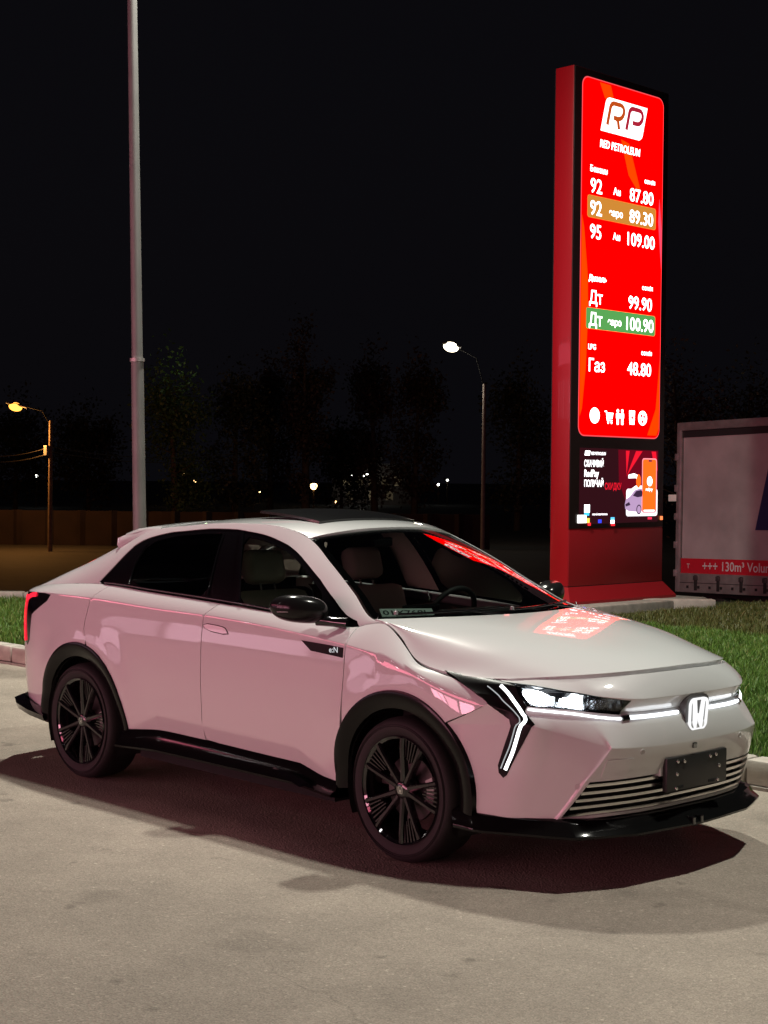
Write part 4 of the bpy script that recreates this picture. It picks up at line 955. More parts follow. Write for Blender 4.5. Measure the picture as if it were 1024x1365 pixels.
# ------------------------------------------------------------------ wheels
def make_wheel():
    R0 = .252
    w = MB().lathe([(R0, -.012), (R0+.004, -.004), (R0-.012, .004), (R0-.02, .03), (R0-.026, .12), (R0-.03, .20)], 64, 'Y').build('wheel', PIANO, None, smooth=40)
    ty = MB().lathe([(R0-.004, .006), (R0+.012, -.006), (.290, -.016), (.315, -.012), (.332, .004), (.3395, .03), (.341, .06), (.341, .16), (.332, .205), (.30, .225), (R0, .21)], 72, 'Y').build('tyre', RUB, w, smooth=50)
    mb = MB()
    for r0, r1 in ((.298, .301), (.306, .308)): mb.lathe([(r0, -.0145), ((r0+r1)/2, -.0185), (r1, -.0145)], 64, 'Y')
    mb.build('tyre_rib', RUB, w, smooth=40)
    SPM = mat('spoke_black', (.010, .010, .011), rough=.16, coat=.8)
    CUT = mat('spoke_face', (.05, .048, .048), rough=.2, metal=.6)
    for i in range(10):
        pair = i % 2; a = math.radians(36*i + (2.5 if pair else -2.5) + 18)
        # straight spoke from hub to rim with a ridge
        t = Vector((math.cos(a), 0, math.sin(a))); b = Vector((-math.sin(a), 0, math.cos(a)))
        st = [( .040, .016, .012), (.12, .0125, .004), (.20, .0115, -.004), (.247, .0135, -.004)]
        V = []; F = []
        for r, hw, y in st:
            c = t*r
            for bb, yy in ((-hw, y+.03), (-hw, y+.004), (-hw*.45, y-.004), (hw*.45, y-.004), (hw, y+.004), (hw, y+.03)): V.append(c + b*bb + Vector((0, yy, 0)))
        for k in range(3):
            for j in range(5): F.append((k*6+j, k*6+j+1, (k+1)*6+j+1, (k+1)*6+j))
        MB().add(V, F).build('spoke', SPM, w, smooth=25)
        V2 = []; F2 = []
        for r, hw, y in st: 
            c = t*r; V2 += [c - b*hw*.5 + Vector((0, y-.0052, 0)), c + b*hw*.5 + Vector((0, y-.0052, 0))]
        MB().add(V2, [(2*k, 2*k+1, 2*k+3, 2*k+2) for k in range(3)]).build('spoke_edge', CUT, w)
    for i in range(5):
        a0 = 72*i + 18 + 36 + 2.5
        mb = MB()
        for j in range(1, 6):
            a = math.radians(a0 + 31*(j/6))
            rs, re = .135 + .012*abs(j-3), .246
            t = Vector((math.cos(a), 0, math.sin(a))); b = Vector((-math.sin(a), 0, math.cos(a)))
            mb.add([t*rs - b*.0024 + Vector((0, .012, 0)), t*rs + b*.0024 + Vector((0, .012, 0)), t*re + b*.004 + Vector((0, .002, 0)), t*re - b*.004 + Vector((0, .002, 0)),
                    t*rs - b*.0024 + Vector((0, .03, 0)), t*rs + b*.0024 + Vector((0, .03, 0)), t*re + b*.004 + Vector((0, .03, 0)), t*re - b*.004 + Vector((0, .03, 0))],
                   [(0, 1, 2, 3), (0, 4, 5, 1), (1, 5, 6, 2), (3, 2, 6, 7), (0, 3, 7, 4)])
        mb.build('turbine_fins', CUT, w)
    MB().lathe([(.0005, .004), (.03, .002), (.036, .006), (.05, .012), (.062, .03), (.065, .06)], 32, 'Y').build('hub', SPM, w, smooth=40)
    for i in range(5):
        a = math.radians(72*i); MB().lathe([(.0005, .006), (.008, .006), (.009, .03)], 10, 'Y', Matrix.Translation((.048*math.cos(a), .008, .048*math.sin(a)))).build('wheel_bolt', CHROME if False else mat('bolt', (.08, .08, .08), rough=.3, metal=.8), w, smooth=40)
    Mw = Matrix.Translation((0, .0015, 0)) @ Matrix(((1, 0, 0, 0), (0, 0, -1, 0), (0, 1, 0, 0), (0, 0, 0, 1)))
    emblem(w, Mw @ Matrix.Translation((0, 0, .0005)), .034, .034, mat('emblem_silver', (.75, .72, .72), rough=.15, metal=1), .002, 'hub_emblem')
    MB().lathe([(.06, .075), (.155, .075), (.155, .09), (.06, .09)], 48, 'Y').build('brake_disc', mat('brake_steel', (.10, .09, .09), rough=.4, metal=.7), w, smooth=30)
    cal = MB()
    for a in np.linspace(-24, 24, 6)[:-1]:
        pass
    ang = np.radians(np.linspace(-26, 26, 9)); V = []; 
    for t in ang:
        for r, y in ((.120, .055), (.168, .055), (.172, .065), (.172, .11), (.12, .11)): V.append((r*math.cos(t), y, r*math.sin(t)))
    F = [(k*5+j, k*5+(j+1) % 5, (k+1)*5+(j+1) % 5, (k+1)*5+j) for k in range(8) for j in range(5)] + [(0, 1, 2, 3, 4), (44, 43, 42, 41, 40)]
    MB().add(V, F).build('brake_caliper', mat('caliper_silver', (.45, .42, .42), rough=.35, metal=.6), w, smooth=30)
    return w
w0 = make_wheel()
first = True
for x, s in ((WB, 1), (-WB, 1), (WB, -1), (-WB, -1)):
    w = w0 if first else copy_tree(w0, None)
    first = False; w.parent = car
    ang = {(WB, 1): 12, (-WB, 1): 30}.get((x, s), 0)
    w.matrix_basis = Matrix.Translation((x, -s*.898, HUBZ)) @ (Matrix.Rotation(math.pi, 4, 'Z') if s == -1 else Matrix.Identity(4)) @ Matrix.Rotation(math.radians(0), 4, 'Y')
# caliper must sit behind the disc towards the rear: leave as placed
# paper number card on the dashboard
cd = MB().box((-.135, -.042, 0), (.135, .042, .002)).build('number_card', mat('card_paper', (.62, .74, .68), rough=.7))
cd.matrix_world = Matrix.Translation((1.035, -.54, 1.128)) @ Matrix.Rotation(math.radians(60), 4, 'Z') @ Matrix.Rotation(math.radians(26), 4, 'X')
tag(cd, 'pale paper card with printed letters lying behind the car windscreen', 'card')
tx = text('card_print', '01X768I', .062, mat('card_ink', (.03, .04, .04), rough=.7), Matrix.Translation((-.125, -.02, .0035)), cd, bold=.015, sx=1.05)
# ------------------------------------------------------------------ fuel price sign
SA = Vector((-.02637, .99965, 0)); SN = Vector((.99965, .02637, 0)); SO = Vector((-5.953, 9.039, 0))
MS = Matrix(((SA.x, 0, SN.x, SO.x), (SA.y, 0, SN.y, SO.y), (0, 1, 0, 0), (0, 0, 0, 1)))      # local: x along, y up, z towards the viewer
def MT(x, y, z=0.): return MS @ Matrix.Translation((x, y, z))
sign = empty('price_sign', (SO.x, SO.y, 0)); tag(sign, 'tall red illuminated fuel price sign with black frame on a concrete plinth', 'sign')
sign.location = (0, 0, 0)
RED = mat('red_cladding', (.38, .006, .012), rough=.35, coat=.3)
REDD = mat('red_skirt', (.36, .010, .016), rough=.45)
FRAME = mat('sign_frame', (.018, .010, .011), rough=.45)
W_, D_ = 1.993, .30
E_RED = emis('sign_red', (1., 0., 0.), 3.6); E_ORA = emis('sign_orange', (1., .04, .0), 1.7); E_ORB = emis('sign_orange_pale', (1., .03, .0), 2.0)
E_W = emis('sign_white', (1., .93, .95), 3.6); E_OC = emis('sign_ochre', (.60, .24, .035), 1.1); E_GRN = emis('sign_green', (.10, .36, .09), 1.1)
E_DK = emis('sign_logo_red', (.55, .02, .05), .8)
def sbox(name, x0, y0, z0, x1, y1, z1, m, bev=0., parent=sign):
    mb = MB().box((x0, y0, z0), (x1, y1, z1), bev); mb.v = [tuple(MS @ Vector(v)) for v in mb.v]; return mb.build(name, m, parent, smooth=40 if bev else None)
def spoly(name, pts, z, m, parent=sign, t=.002):
    mb = MB().prism(pts, z-t, z, lambda x, y, d: MS @ Vector((x, y, d))); return mb.build(name, m, parent)
def rrect(x0, y0, x1, y1, r, n=6):
    p = []
    for cx, cy, a in ((x1-r, y1-r, 0), (x0+r, y1-r, 90), (x0+r, y0+r, 180), (x1-r, y0+r, 270)):
        for i in range(n+1): t = math.radians(a+90*i/n); p.append((cx+r*math.cos(t), cy+r*math.sin(t)))
    return p
sbox('cabinet', 0, .478, -D_, W_, 6.921, -.012, RED, .01)
sbox('cabinet_joint', -.004, .470, -D_-.004, W_+.004, .482, -.006, FRAME)
sbox('front_frame', .006, 1.20, -.012, W_-.006, 6.912, 0, FRAME, .004)
sbox('lower_panel', .006, .484, -.012, W_-.006, 1.185, -.004, REDD, .003)
# flared skirt
mb = MB(); e = .13
mb.add([MS @ Vector(v) for v in [(-.005, .474, -D_-.005), (W_+.005, .474, -D_-.005), (W_+.005, .474, 0), (-.005, .474, 0), (-e, .30, -D_-e), (W_+e, .30, -D_-e), (W_+e, .30, e), (-e, .30, e), (-e, .265, -D_-e), (W_+e, .265, -D_-e), (W_+e, .265, e), (-e, .265, e)]],
       [(0, 1, 2, 3), (0, 4, 5, 1), (1, 5, 6, 2), (2, 6, 7, 3), (3, 7, 4, 0), (4, 8, 9, 5), (5, 9, 10, 6), (6, 10, 11, 7), (7, 11, 8, 4)]); mb.build('base_skirt', REDD, sign)
sbox('plinth', -.30, -.3, -D_-.35, W_+.45, .265, .42, CONC, .03)
pan = spoly('light_panel', rrect(.165, 2.37, 1.862, 6.81, .11), .006, E_RED, t=.006)
sbox('rear_frame', .006, 1.20, -D_-.012, W_-.006, 6.912, -D_-.001, FRAME)
spoly('rear_light_panel', rrect(.165, 2.37, 1.862, 6.81, .11), -D_-.013, E_RED, t=.004)
spoly('panel_edge', rrect(.150, 2.355, 1.877, 6.825, .12), .001, emis('sign_edge', (1., .10, .12), .9), t=.001)
# printed swooshes
spoly('orange_swoosh', [(.50, 6.79), (.72, 6.79), (.80, 6.6), (.70, 6.55), (.60, 6.62)], .0085, E_ORB, pan)
spoly('orange_swoosh', [(.95, 6.15), (1.12, 6.12), (1.38, 5.55), (1.30, 5.56), (1.12, 5.72)], .0085, E_ORA, pan)
spoly('orange_swoosh', [(.170, 5.10), (.215, 4.95), (.30, 4.35), (.315, 3.9), (.28, 3.2), (.215, 2.7), (.170, 2.6)], .0085, E_ORA, pan)
spoly('orange_swoosh', [(1.78, 5.2), (1.857, 4.6), (1.857, 5.1), (1.80, 5.5)], .0085, emis('sign_pink', (1., .03, .06), 2.6), pan)
spoly('orange_swoosh', [(1.60, 2.40), (1.80, 2.40), (1.855, 2.5), (1.855, 3.4), (1.78, 2.75)], .0085, E_ORB, pan)
# logo tile
sk = lambda x, y: (x + (y-6.20)*.27, y)
lg = [sk(x, y) for x, y in rrect(.52, 6.195, 1.385, 6.635, .07)]; lg[:7] = [sk(1.385, 6.635)]*1 + lg[:0]
lg2 = [sk(x, y) for x, y in [(1.385, 6.635)]+rrect(.52, 6.195, 1.385, 6.635, .07)[7:14]+[(.52, 6.195)]+rrect(.52, 6.195, 1.385, 6.635, .07)[21:]]
tile = spoly('logo_tile', lg2, .012, emis('tile_white', (1, 1, 1), 2.2), pan)
def stroke(name, pts, wd, m, z, parent):
    mb = MB(); P = [Vector((x, y)) for x, y in pts]; L = []; Rr = []
    for i, p_ in enumerate(P):
        d = (P[min(i+1, len(P)-1)] - P[max(i-1, 0)]).normalized(); nn = Vector((-d.y, d.x))*wd/2; L.append(p_+nn); Rr.append(p_-nn)
    V = [MS @ Vector((v.x, v.y, z)) for v in L] + [MS @ Vector((v.x, v.y, z)) for v in Rr]; k = len(P)
    mb.add(V, [(i, i+1, k+i+1, k+i) for i in range(k-1)]); return mb.build(name, m, parent)
E_BR = emis('logo_brown', (.62, .09, .01), .9)
def arc(cx, cy, rx, ry, a0, a1, n=10): return [(cx+rx*math.cos(math.radians(a)), cy+ry*math.sin(math.radians(a))) for a in np.linspace(a0, a1, n)]
for ox, m_, leg in ((.60, E_BR, True), (1.0, E_DK, False)):
    p = [(0, 0), (.0, .2)] + arc(.06, .23, .06, .06, 180, 90, 5) + arc(.20, .20, .09, .09, 90, -90, 9) + [(.10, .11)]
    stroke('logo_letter', [(ox+.05+x+y*.27, 6.285+y) for x, y in p], .058, m_, .0145, tile)
    if leg: stroke('logo_letter', [(ox+.05+x+y*.27, 6.285+y) for x, y in ((.14, .11), (.20, .08), (.25, -.02))], .058, m_, .0146, tile)
def st(name, body, x, y, size, m=E_W, bold=.012, align='LEFT', sx=1., shear=0.): return text(name, body, size, m, MT(x, y, .0105), pan, bold=bold, align=align, sx=sx, shear=shear)
st('sign_text', 'RED PETROLEUM', .505, 5.99, .135, bold=.02, sx=.82, shear=.15)
st('sign_text', 'Бензин', .315, 5.66, .105, bold=.02)
st('sign_text', 'сом/л', 1.46, 5.665, .085, bold=.02)
for row, (a_, b_, c_, y) in enumerate((('92', 'Аи', '87.80', 5.40), ('92', 'евро', '89.30', 5.125), ('95', 'Аи', '109.00', 4.83), ('Дт', '', '99.90', 4.02), ('Дт', 'евро', '100.90', 3.745), ('Газ', '', '48.80', 3.17))):
    big = .255 if a_[0] == '9' else .225
    st('fuel_grade', a_, .325, y, big, bold=.012, sx=.97)
    if b_: st('fuel_grade', b_, .80 if b_ == 'Аи' else .715, y+.03, .125, bold=.014, sx=1.0)
    st('fuel_price', c_, 1.705 if len(c_) > 5 else 1.665, y, .235, bold=.013, align='RIGHT', sx=1.0)
band = spoly('grade_band', rrect(.275, 5.085, 1.722, 5.365, .035), .0092, E_OC, pan)
spoly('grade_band', rrect(.275, 3.70, 1.74, 3.965, .035), .0092, E_GRN, pan)
st('sign_text', 'Дизель', .315, 4.30, .105, bold=.02); st('sign_text', 'сом/л', 1.44, 4.285, .085, bold=.02)
st('sign_text', 'LPG', .32, 3.445, .095, bold=.02); st('sign_text', 'сом/л', 1.44, 3.44, .085, bold=.02)
# service icons
def disc(cx, cy, rx, ry, n=20): return arc(cx, cy, rx, ry, 0, 360-360/n, n)
iy = 2.62
spoly('service_icon', disc(.475, iy, .10, .10), .0105, E_W, pan)
spoly('service_icon', [(.68, iy+.07), (.72, iy+.07), (.735, iy+.045), (.86, iy+.045), (.84, iy-.03), (.745, iy-.03), (.745, iy-.045), (.84, iy-.045), (.84, iy-.06), (.73, iy-.06), (.71, iy+.05), (.68, iy+.055)], .0105, E_W, pan)
for cx in (.755, .825): spoly('service_icon', disc(cx, iy-.08, .016, .016, 10), .0105, E_W, pan)
for cx in (.955, 1.05):
    spoly('service_icon', disc(cx, iy+.075, .024, .024, 12), .0105, E_W, pan)
    spoly('service_icon', [(cx-.035, iy+.045), (cx+.035, iy+.045), (cx+.035, iy-.02), (cx+.02, iy-.02), (cx+.02, iy-.10), (cx-.02, iy-.10), (cx-.02, iy-.02), (cx-.035, iy-.02)], .0105, E_W, pan)
spoly('service_icon', [(1.20, iy+.09), (1.32, iy+.09), (1.32, iy+.065), (1.31, iy-.09), (1.21, iy-.09), (1.20, iy+.065)], .0105, E_W, pan)
spoly('service_icon', disc(1.26, iy, .022, .022, 12), .012, E_RED, pan)
spoly('service_icon', disc(1.49, iy, .095, .095), .0105, E_W, pan)
for cx, cy in ((1.46, iy+.03), (1.52, iy+.02), (1.49, iy-.045)): spoly('service_icon', disc(cx, cy, .022, .022, 10), .012, E_RED, pan)
# video screen below
scr = spoly('video_screen', [(.19, 1.25), (1.86, 1.27), (1.86, 2.21), (.19, 2.21)], .006, emis('screen_dark', (.10, .018, .028), .32), t=.005)
def sc(name, pts, z, m): return spoly(name, pts, z, m, scr, t=.001)
E_SW = emis('screen_white', (1., .95, .97), 2.6); E_SO = emis('screen_orange', (1., .10, .008), 1.9); E_SR = emis('screen_red', (.9, .01, .03), 1.1); E_SD = emis('screen_wine', (.26, .005, .02), .6)
sc('advert_backdrop', [(.98, 2.20), (1.845, 2.20), (1.845, 1.33), (1.2, 1.45), (1.0, 1.8)], .0075, E_SD)
for q in ([(1.14, 2.19), (1.22, 2.19), (1.16, 1.88)], [(1.36, 2.19), (1.50, 2.19), (1.16, 1.86)], [(1.70, 2.19), (1.80, 2.19), (1.84, 1.95), (1.80, 1.9)]): sc('advert_ray', q, .0085, E_SR)
def s2(body, x, y, size, m=E_SW, sx=1.): return text('advert_text', body, size, m, MT(x, y, .0095), scr, bold=.022, sx=sx)
sc('advert_logo', [(.295, 2.175), (.40, 2.175), (.385, 2.115), (.28, 2.115)], .0095, E_SW)
s2('RED PETROLEUM', .415, 2.125, .052, sx=.75); s2('СКАЧИВАЙ', .275, 1.975, .115, sx=.62); s2('RedPay', .275, 1.85, .125, sx=.80); s2('ПОЛУЧАЙ', .275, 1.725, .115, sx=.70); s2('СКИДКУ', .70, 1.69, .115, E_SR, sx=.72)
sc('advert_glow', rrect(1.16, 1.345, 1.845, 1.70, .04), .0085, emis('screen_pale', (1, .93, .97), 1.7))
sc('advert_glow', [(1.27, 1.70), (1.62, 1.70), (1.62, 1.74), (1.36, 1.74)], .0086, E_SW)
# little drawn car
E_C1 = emis('drawn_car', (.55, .36, .60), 1.0); E_C2 = emis('drawn_dark', (.10, .05, .12), .5)
sc('advert_car', [(1.13, 1.50), (1.15, 1.56), (1.24, 1.60), (1.34, 1.68), (1.44, 1.705), (1.54, 1.70), (1.54, 1.43), (1.44, 1.40), (1.22, 1.41), (1.14, 1.44)], .0095, E_C1)
sc('advert_car', [(1.30, 1.61), (1.37, 1.67), (1.48, 1.685), (1.52, 1.66), (1.50, 1.60), (1.40, 1.59)], .0105, E_C2)
sc('advert_car', [(1.14, 1.50), (1.22, 1.53), (1.25, 1.49), (1.15, 1.47)], .0105, E_C2)
for cx in (1.435,): sc('advert_car', disc(cx, 1.43, .055, .065, 16), .0105, E_C2); sc('advert_car', disc(cx, 1.43, .04, .05, 16), .0115, E_C1)
sc('advert_nozzle', [(1.20, 1.88), (1.32, 1.90), (1.40, 1.88), (1.42, 1.80), (1.36, 1.84), (1.20, 1.835)], .0095, E_SW)
sc('advert_nozzle', disc(1.42, 1.80, .05, .09, 12), .0096, E_SO)
ph2 = sc('advert_phone', rrect(1.495, 1.385, 1.82, 2.10, .04), .0100, emis('phone_edge', (1, .25, .3), 1.6))
sc('advert_phone', rrect(1.51, 1.40, 1.805, 2.085, .035), .0108, E_SO); sc('advert_phone', rrect(1.63, 2.055, 1.71, 2.078, .008), .0115, E_C2)
sc('advert_phone', disc(1.665, 1.80, .06, .065, 16), .0115, E_SW); text('advert_text', 'redpay', .062, E_SW, MT(1.575, 1.675, .0118), scr, bold=.02, sx=.9)
sc('advert_phone', rrect(1.54, 1.405, 1.78, 1.425, .006), .0115, E_SW)
s2('скачай приложение', .45, 1.365, .036, sx=.9)
# stray bright pixels along the foot of the screen
for x0, y0, x1, y1, c in ((.15, 1.27, .33, 1.37, (1, .98, .92)), (.285, 1.40, .395, 1.50, (1, 1, 1)), (.285, 1.36, .385, 1.41, (.05, .45, .8)), (.33, 1.27, .395, 1.33, (1, .55, .08)), (.36, 1.235, .42, 1.27, (1, .02, .03)), (.57, 1.265, .64, 1.31, (.03, .05, .7)), (.83, 1.30, .91, 1.335, (.1, .5, .8)), (.83, 1.255, .91, 1.30, (1, 1, 1)), (.84, 1.225, .92, 1.255, (1, .02, .03)), (1.63, 1.30, 1.72, 1.33, (.7, .02, .06)), (1.905, 1.29, 1.965, 1.34, (1, .22, .07))):
    spoly('screen_pixel', [(x0, y0), (x1, y0), (x1, y1), (x0, y1)], .0125, emis('px_%d' % int(1000*x0+y0*77), c, 3.2 if sum(c) > 2.5 else 1.8), scr, t=.001)

# ------------------------------------------------------------------ semi-trailer standing behind the lawn
TD = Vector((math.cos(-.128), math.sin(-.128), .026)).normalized(); TU = Vector((0, 0, 1)); TNn = TU.cross(TD).normalized()   # TNn points away from the viewer
TO_ = Vector((-10.039, 16.915, -.127))
MTR = Matrix(((TD.x, TNn.x, 0, TO_.x), (TD.y, TNn.y, 0, TO_.y), (TD.z, TNn.z, 1, TO_.z), (0, 0, 0, 1)))   # local x along, y away, z up
tr_ = empty('semi_trailer'); tag(tr_, 'grey curtain sided trailer with a red band standing behind the lawn', 'trailer')
CUR = mat('trailer_curtain', (.44, .43, .42), rough=.55, noise=(1.7, .16, 8), bump=(1.3, .35, .06)); ALU = mat('trailer_alloy', (.42, .40, .39), rough=.4, metal=.5, noise=(6, .2, 6)); TRB = mat('trailer_dark', (.02, .02, .02), rough=.7)
def tb(name, lo, hi, m, bev=0., parent=tr_):
    mb = MB().box(lo, hi, bev); mb.v = [tuple(MTR @ Vector(v)) for v in mb.v]; return mb.build(name, m, parent, smooth=40 if bev else None)
def tpoly(name, pts, y, m, parent=tr_):
    mb = MB().add([MTR @ Vector((x, y, z)) for x, z in pts], [tuple(range(len(pts)))]); return mb.build(name, m, parent)
LEN = 13.6
# curtain: gently billowing sheet
nx, nz = 60, 14; V = []
for j in range(nz+1):
    for i in range(nx+1):
        x = .10 + (LEN-.2)*i/nx; z = .30 + 2.44*j/nz
        V.append(MTR @ Vector((x, -.012*math.sin(x*5.2)*math.sin(math.pi*j/nz) - .006*math.sin(x*13+j*.4), z)))
mesh_obj('side_curtain', V, [(j*(nx+1)+i, j*(nx+1)+i+1, (j+1)*(nx+1)+i+1, (j+1)*(nx+1)+i) for j in range(nz) for i in range(nx)], CUR, tr_, smooth=True)
tb('trailer_box', (.04, .04, .02), (LEN-.04, 2.5, 2.9), TRB)
tb('roof_rail', (-.02, -.05, 2.82), (LEN, .12, 2.965), ALU, .01)
tb('rail_gap', (.0, -.015, 2.70), (LEN, .08, 2.82), TRB)
tb('rear_post', (-.02, -.05, -.02), (.085, .12, 2.84), ALU, .008)
tb('rear_door', (-.03, .12, .02), (.03, 2.45, 2.85), CUR)
tb('side_rail', (.0, -.045, -.02), (LEN, .08, .315), ALU, .006)
tb('rail_seam', (.09, -.049, .145), (LEN, -.044, .155), TRB)
BND = mat('band_red', (.60, .012, .03), rough=.5); tpoly('red_band', [(.095, .315), (LEN-.1, .315), (LEN-.1, .575), (.095, .575)], -.030, BND)
BLU = mat('logo_blue', (.015, .025, .11), rough=.5); tpoly('blue_mark', [(1.77, 1.08), (3.6, 1.08), (3.9, 2.35), (2.09, 2.35)], -.032, BLU)
INK = mat('print_white', (.75, .74, .74), rough=.5)
Mtx = MTR @ Matrix(((1, 0, 0, 0), (0, 0, -1, 0), (0, 1, 0, 0), (0, 0, 0, 1)))
text('band_print', '+++ 130m³ Volume', .225, INK, Mtx @ Matrix.Translation((.60, .372, .036)), tr_, bold=.012, sx=.92)
text('band_print', 'T', .12, INK, Mtx @ Matrix.Translation((.24, .40, .036)), tr_, bold=.0)
for x in np.arange(.47, 8, .515):
    tb('curtain_strap', (x-.03, -.062, .02), (x+.03, -.047, .285), TRB, .004); tb('strap_buckle', (x-.045, -.072, .20), (x+.045, -.05, .275), mat('buckle_steel', (.10, .09, .09), rough=.4, metal=.5), .004)
for x in np.arange(.28, 8, .2575):
    tb('curtain_hook', (x-.022, -.06, .055), (x+.022, -.046, .10), TRB)
for z in (.25, .75, 1.25, 1.75, 2.3): tb('door_hinge', (-.06, -.06, z), (.02, .02, z+.12), ALU, .006)
tb('marker_board', (-.26, .0, 1.58), (-.03, .10, 1.70), mat('marker_white', (.75, .72, .66), rough=.5, emit=(1, .9, .75), estr=.10), .01)
tb('chassis_beam', (.2, .45, -.30), (LEN, .65, -.02), TRB); tb('chassis_beam', (.2, 1.75, -.30), (LEN, 1.95, -.02), TRB)
tb('rear_bumper_bar', (.0, .1, -.62), (.12, 2.4, -.48), TRB, .01); tb('tool_box', (1.9, .08, -.55), (3.2, .5, -.10), mat('box_wine', (.09, .03, .035), rough=.5), .03); tb('mud_guard', (.35, .02, -.20), (1.6, .35, -.16), TRB)
for x in (.95, 2.26, 3.57):
    for y in (.02, 2.15):
        mb = MB().lathe([(.20, .03), (.29, .0), (.40, -.01), (.49, .02), (.50, .08), (.50, .25), (.30, .30)], 32, 'Y'); mb.v = [tuple(MTR @ Vector((v[0]+x, v[1]+y, v[2]-.60))) for v in mb.v]
        w_ = mb.build('trailer_tyre', RUB, tr_, smooth=40)
        mb = MB().lathe([(.0005, .05), (.10, .04), (.12, .09), (.20, .06), (.21, .03)], 24, 'Y'); mb.v = [tuple(MTR @ Vector((v[0]+x, v[1]+y, v[2]-.60))) for v in mb.v]; mb.build('trailer_rim', ALU, w_, smooth=40)
for x in (9.5,):
    tb('landing_leg', (x, .3, -1.1), (x+.12, .42, -.1), TRB); tb('landing_leg', (x, 2.0, -1.1), (x+.12, 2.12, -.1), TRB)
# ------------------------------------------------------------------ lamp posts by the kerb
STEEL = mat('lamp_steel', (.20, .195, .19), rough=.5, metal=.2, noise=(3, .12, 5))
def forecourt_lamp(x, y, lean, heads, label, power):
    o = empty('lamp_post', (0, 0, 0)); tag(o, label, 'lamp post', 'forecourt lamp posts')
    top = Vector((x+lean[0], y+lean[1], 9.2)); bot = Vector((x, y, .10))
    at_ = lambda z: bot.lerp(top, (z-.10)/9.1)
    MB().tube([at_(.1), at_(2.83)], [.062, .056], 20).build('pole', STEEL, o, smooth=50)
    MB().tube([at_(2.83), at_(9.2)], [.050, .036], 20).build('pole', STEEL, o, smooth=50)
    MB().tube([at_(2.815), at_(2.845)], [.066, .066], 20).build('pole_joint', ALU, o, smooth=30)
    MB().tube([at_(.08), at_(.14)], [.16, .16], 16).build('foot_plate', STEEL, o, smooth=30)
    for hx, hy, col in heads:
        c = Vector((hx, hy, 9.35)); MB().tube([top, top + Vector((0, 0, .12)), c], .028, 10).build('arm', STEEL, o, smooth=40)
        d = (Vector((hx, hy, 0)) - Vector((top.x, top.y, 0))).normalized(); rz = math.atan2(d.y, d.x)
        M = Matrix.Translation(c) @ Matrix.Rotation(rz, 4, 'Z')
        mb = MB().box((-.30, -.14, -.03), (.36, .14, .06), .02); mb.v = [tuple(M @ Vector(v)) for v in mb.v]; hd = mb.build('lamp_head', STEEL, o, smooth=40)
        L = area_light('lamp_light', (hx, hy, 9.31), (hx + d.x*.4, hy + d.y*.4, 0), power, col, .5, .22, 150); 
    return o
forecourt_lamp(-5.0, 2.04, (-.26, -.05), [(-4.45, 2.6, (1., .98, .86))], 'slim grey lamp post rising behind the tail of the car', 880)
forecourt_lamp(4.9, 2.16, (0, 0), [(4.2, 1.7, (1., .99, .88))], 'slim grey lamp post out by the nose of the car', 470)

forecourt_lamp(-7.0, -15.0, (0, 0), [(-6.6, -14.4, (1., .92, .88)), (-7.4, -14.2, (1., .92, .88))], 'twin headed lamp post across the forecourt from the car', 60)

# ------------------------------------------------------------------ far street lights
CY, CP = 2.3853, -.02098
CAMP = Vector((6.632, -5.9865, 1.7942))
def bear(px, dist, z=None, py=None):
    """a spot in the place, given its bearing from the forecourt"""
    k = (px-512)/2096.47; f = Vector((math.cos(CY), math.sin(CY), 0)); r = Vector((math.sin(CY), -math.cos(CY), 0))
    p = CAMP + (f + r*k)*dist; return p.x, p.y
WOOD = mat('pole_wood', (.16, .11, .07), rough=.85, noise=(8, .3, 6)); CONP = mat('pole_concrete', (.22, .19, .17), rough=.85, noise=(5, .2, 6))
E_WARM = emis('sodium_bulb', (1., .42, .06), 3.2); E_COOL = emis('led_bulb', (1., .86, .62), 6.); E_DIM = emis('far_white_bulb', (.95, .95, .85), 12.); E_DIMW = emis('far_warm_bulb', (1., .62, .25), 9.)
GZ = -1.25
def street_lamp(px, dist, hpx, hz, ptop, label, m_pole, m_bulb, br, col=None, power=0, group='street lamps along the far road'):
    o = empty('street_lamp'); tag(o, label, 'street lamp', group)
    x, y = bear(px, dist); hx, hy = bear(hpx, dist)
    MB().tube([(x, y, GZ-.2), (x, y, ptop)], [.11*dist/68, .075*dist/68], 12).build('pole', m_pole, o, smooth=50)
    mid = ((x*.75+hx*.25), (y*.75+hy*.25), ptop+(hz-ptop)*.7)
    MB().tube([(x, y, ptop-.2), mid, (hx, hy, hz+.08)], .022, 8).build('arm', mat('arm_dark', (.006, .006, .006), rough=.9, spec=.1), o, smooth=50)
    d = Vector((hx-x, hy-y, 0)).normalized(); M = Matrix.Translation((hx, hy, hz)) @ Matrix.Rotation(math.atan2(d.y, d.x), 4, 'Z') @ Matrix.Rotation(math.radians(-12), 4, 'Y')
    mb = MB().box((-.45, -.16, .02), (.40, .16, .13), .05); mb.v = [tuple(M @ Vector(v)) for v in mb.v]; mb.build('lamp_head', mat('lamp_shell', (.10, .10, .10), rough=.5), o, smooth=40)
    bm = MB().bmesh_op(lambda q: bmesh.ops.create_uvsphere(q, u_segments=16, v_segments=10, radius=1), M @ Matrix.Translation((0, 0, -.02)) @ Matrix.Diagonal((br*1.25, br, br*.8, 1))); bm.build('bulb', m_bulb, o, smooth=60)
    if power:
        l = bpy.data.lights.new('street_light', 'POINT'); l.energy = power; l.color = col; l.shadow_soft_size = .3; lo = bpy.data.objects.new('street_light', l); COL.objects.link(lo); lo.location = (hx, hy, hz-1.0)
    return o
street_lamp(67, 63, 20, 4.55, 4.0, 'old pole with a glowing orange street lamp at the far left', WOOD, E_WARM, .22, (1, .42, .10), 1000)
